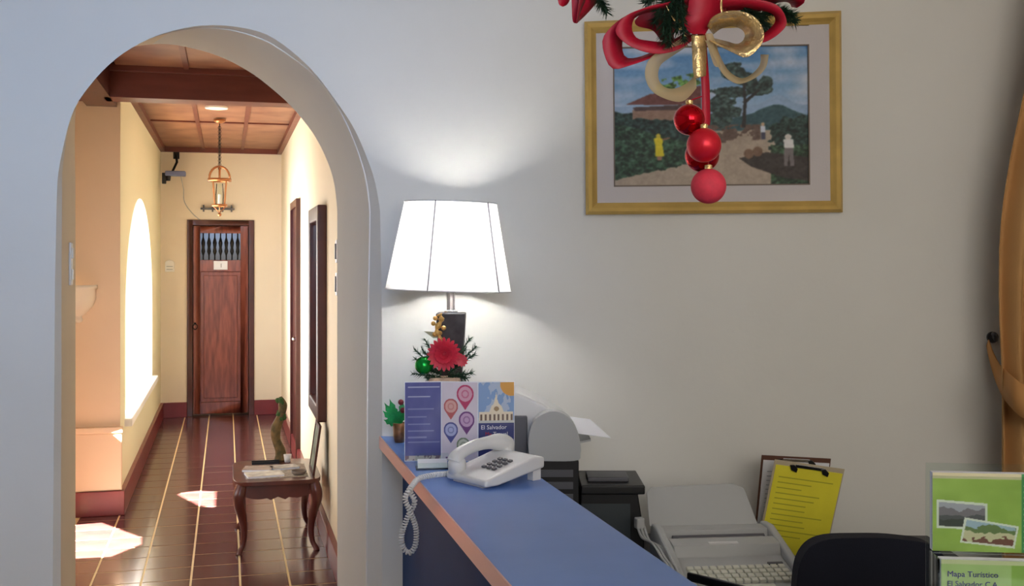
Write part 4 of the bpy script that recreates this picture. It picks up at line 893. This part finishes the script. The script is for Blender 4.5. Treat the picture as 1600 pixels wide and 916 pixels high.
# ------------------------------------------------------------------ Christmas garland hanging from the ceiling
ZG = 2.03
g0 = PX(1098, 0, ZG)
gar = thing('christmas_garland', 'hanging Christmas swag of pine, red velvet bow loops and gold ribbon', 'garland', g0)
def G(px, py, d=0.0): return PX(px, py, ZG+d)-g0
def zc3(x, y): return (860+x/3.636, y/3.636)          # coordinates read from an enlarged crop
def ribbon(name, E1, E2, m, d1=-.01, d2=.01, depth=None, k=5, solid=.0009):
    a = resample(spline(E1, k), 40); b = resample(spline(E2, k), 40); mb = MB(); ea, eb = [], []
    for i in range(40):
        s6 = i/39; dd = (depth(s6) if depth else 0)
        ea.append(G(*zc3(*a[i]), d1+dd)); eb.append(G(*zc3(*b[i]), d2+dd))
    mb.strip(ea, eb); return obj(name, mb, m, gar, smooth=True, solid=solid)
red, gold, sheer = M['red'], M['gold'], M['sheer']
lp = lambda s6: -.035*math.sin(math.pi*s6)
ribbon('red_loop', [(900,-40),(600,25),(430,90),(330,170),(295,250),(345,385),(450,372),(640,300),(800,210)], [(900,10),(640,60),(520,80),(440,140),(408,240),(420,318),(480,330),(600,285),(790,170)], red, -.012, .012, lp)
ribbon('red_loop', [(860,-30),(560,40),(430,90),(372,160),(390,215),(480,275),(600,305),(720,285),(820,220)], [(860,40),(620,50),(500,80),(462,150),(488,215),(560,232),(640,238),(740,225),(830,180)], red, -.03, -.012, lp)
ribbon('red_loop', [(900,-20),(1100,-10),(1240,10),(1310,50),(1342,130),(1300,190),(1215,240),(1100,260)], [(900,60),(1080,40),(1200,60),(1262,80),(1278,120),(1250,160),(1200,195),(1100,215)], red, -.02, .0, lp)
ribbon('red_loop', [(930,40),(960,-30),(1100,-40),(1300,-30),(1420,-30),(1445,10),(1400,45)], [(1000,80),(1010,30),(1120,20),(1250,20),(1330,10),(1360,20),(1370,40)], red, .0, .03, lp)
ribbon('red_lining', [(600,45),(520,78),(480,120),(500,150),(580,172),(625,228)], [(880,-10),(790,60),(730,120),(710,170),(700,210),(720,240)], mat('deep_red_velvet', (140, 14, 34), .5), .01, .03)
ribbon('red_lining', [(1000,-20),(1080,10),(1150,20),(1220,30)], [(1000,70),(1060,60),(1120,62),(1190,66)], mat('deep_red_velvet', (140, 14, 34), .5), .01, .02)
ribbon('red_fold', [(790,-40),(780,60),(760,130),(800,190),(880,190)], [(980,-40),(975,40),(950,110),(910,150),(885,185)], red, -.045, -.02)
ribbon('red_tip', [(120,-60),(122,30),(128,120),(150,133)], [(290,-80),(270,0),(215,70),(150,133)], red, -.01, .02)
ribbon('red_tip', [(20,-60),(40,-10),(50,25),(70,38)], [(115,-60),(112,-10),(95,25),(72,38)], red, -.02, .0)
ribbon('red_tip', [(165,-60),(160,20),(150,120),(152,130)], [(215,-60),(200,0),(170,70),(155,130)], mat('deep_red_velvet', (140, 14, 34), .5), -.03, -.01)
ribbon('red_tail', [(835,180),(845,300),(852,400),(860,520),(862,680),(866,712)], [(885,180),(890,300),(898,400),(905,520),(908,680),(905,712)], red, -.03, -.025)
ribbon('gold_tail', [(800,200),(805,300),(810,400),(820,450)], [(880,200),(885,260),(886,340),(884,430)], M['foil'], -.045, -.04)
ribbon('gold_tail', [(880,190),(900,280),(930,370),(960,380)], [(920,190),(950,280),(960,350),(965,378)], sheer, -.045, -.04)
ribbon('gold_loop', [(890,150),(930,90),(1040,60),(1150,90),(1210,170),(1200,250),(1120,325),(1040,300),(900,230)], [(925,195),(975,160),(1040,150),(1090,170),(1105,200),(1095,230),(1060,250),(1000,235),(915,215)], M['foil'], -.05, -.015, lp)
ribbon('sheer_loop', [(880,230),(920,310),(980,420),(1060,475),(1150,450),(1220,390),(1240,310)], [(940,250),(960,310),(1010,400),(1080,445),(1140,425),(1190,370),(1195,310)], sheer, -.045, -.02)
ribbon('sheer_loop', [(760,210),(640,280),(560,340),(538,430),(580,520),(680,570),(760,572),(830,500)], [(780,260),(690,320),(625,370),(612,440),(640,490),(700,505),(780,470),(825,420)], sheer, -.045, -.02)
ribbon('gold_edge', [(975,-30),(965,20),(970,70),(990,100)], [(985,-30),(977,20),(982,66),(996,98)], gold, -.055, -.053)
ribbon('gold_edge', [(655,30),(690,100),(740,160),(765,215)], [(662,28),(700,96),(752,156),(774,210)], gold, -.055, -.053)
mb = MB()
for (x, y, ex, ey, d) in ((700,-60,610,60,-.03),(700,-40,650,240,-.05),(720,-20,720,180,-.05),(690,-60,760,80,-.04),(650,60,640,200,-.05),(1100,40,1180,150,.0),(1150,60,1250,160,.0),(1230,60,1390,130,.01),(1200,20,1380,80,.01),(260,-40,320,70,.0),(250,-60,290,30,0),(1080,60,1230,100,.02),(700,-50,590,130,.0),(740,-30,760,230,-.05),(680,20,680,250,-.052),(1000,-80,1420,-60,.03),(1120,60,1230,190,.01),(1250,40,1400,110,.02),(1180,80,1330,60,.01),(620,-40,540,20,.02),(240,-90,900,-90,.03), (600,-50,560,-10,0)):
    a, b = G(*zc3(x, y), d), G(*zc3(ex, ey), d-.01); needles(mb, a, b-a, (b-a).length, int(2600*(b-a).length)+30, .019, .0009)
obj('pine_sprigs', mb, M['green'], gar)['kind'] = 'stuff'
top = PX(1098, -60, ZG)
obj('hanging_wire', MB().tube([Vector(G(1098, -60)), Vector((0, 0, HC-g0.z))], .0025, 6).tube([G(900, -25, .03), G(1098, -28, .03), G(1250, -22, .03)], .008, 6), M['green'], gar)
# baubles
bd = [(1077, 187, 24.5, -.02, 'shiny', 'topmost shiny dark red bauble hanging below the ribbon'), (1100, 227, 27, -.05, 'matte', 'satin red bauble hanging in the middle of the four'), (1097, 243, 27, .012, 'shiny2', 'shiny red bauble mostly hidden behind the satin one'), (1107, 291, 27.5, -.03, 'frost', 'lowest bauble, frosted pinkish red')]
bm_ = dict(shiny=mat('shiny_red', (200, 12, 30), .08, metal=.85), shiny2=mat('shiny_red_b', (196, 14, 34), .08, metal=.85), matte=mat('satin_red', (214, 28, 48), .34, metal=.35), frost=mat('frosted_red', (220, 60, 80), .7, noise=.1, nscale=80))
for x, y, r, d, kd, lb_ in bd:
    Z_ = ZG+d; c = PX(x, y, Z_); R2 = r*Z_/F
    t = thing('bauble', lb_, 'ornament', c, 0, 'Christmas baubles on the garland')
    obj('ball', MB().sphere((0, 0, 0), R2, 36, 22), bm_[kd], t, smooth=True)
    obj('cap', MB().lathe([(.007, R2-.002), (.007, R2+.006), (.003, R2+.008)], 12), M['gold'], t)
    obj('hanging_thread', MB().tube([(0, 0, R2+.006), PX(1101, 178 if y < 200 else 196, ZG-.027)-c] if y > 200 else [(0, 0, R2+.006), PX(1099, 150, ZG-.027)-c], .0012, 5), M['red'], t)
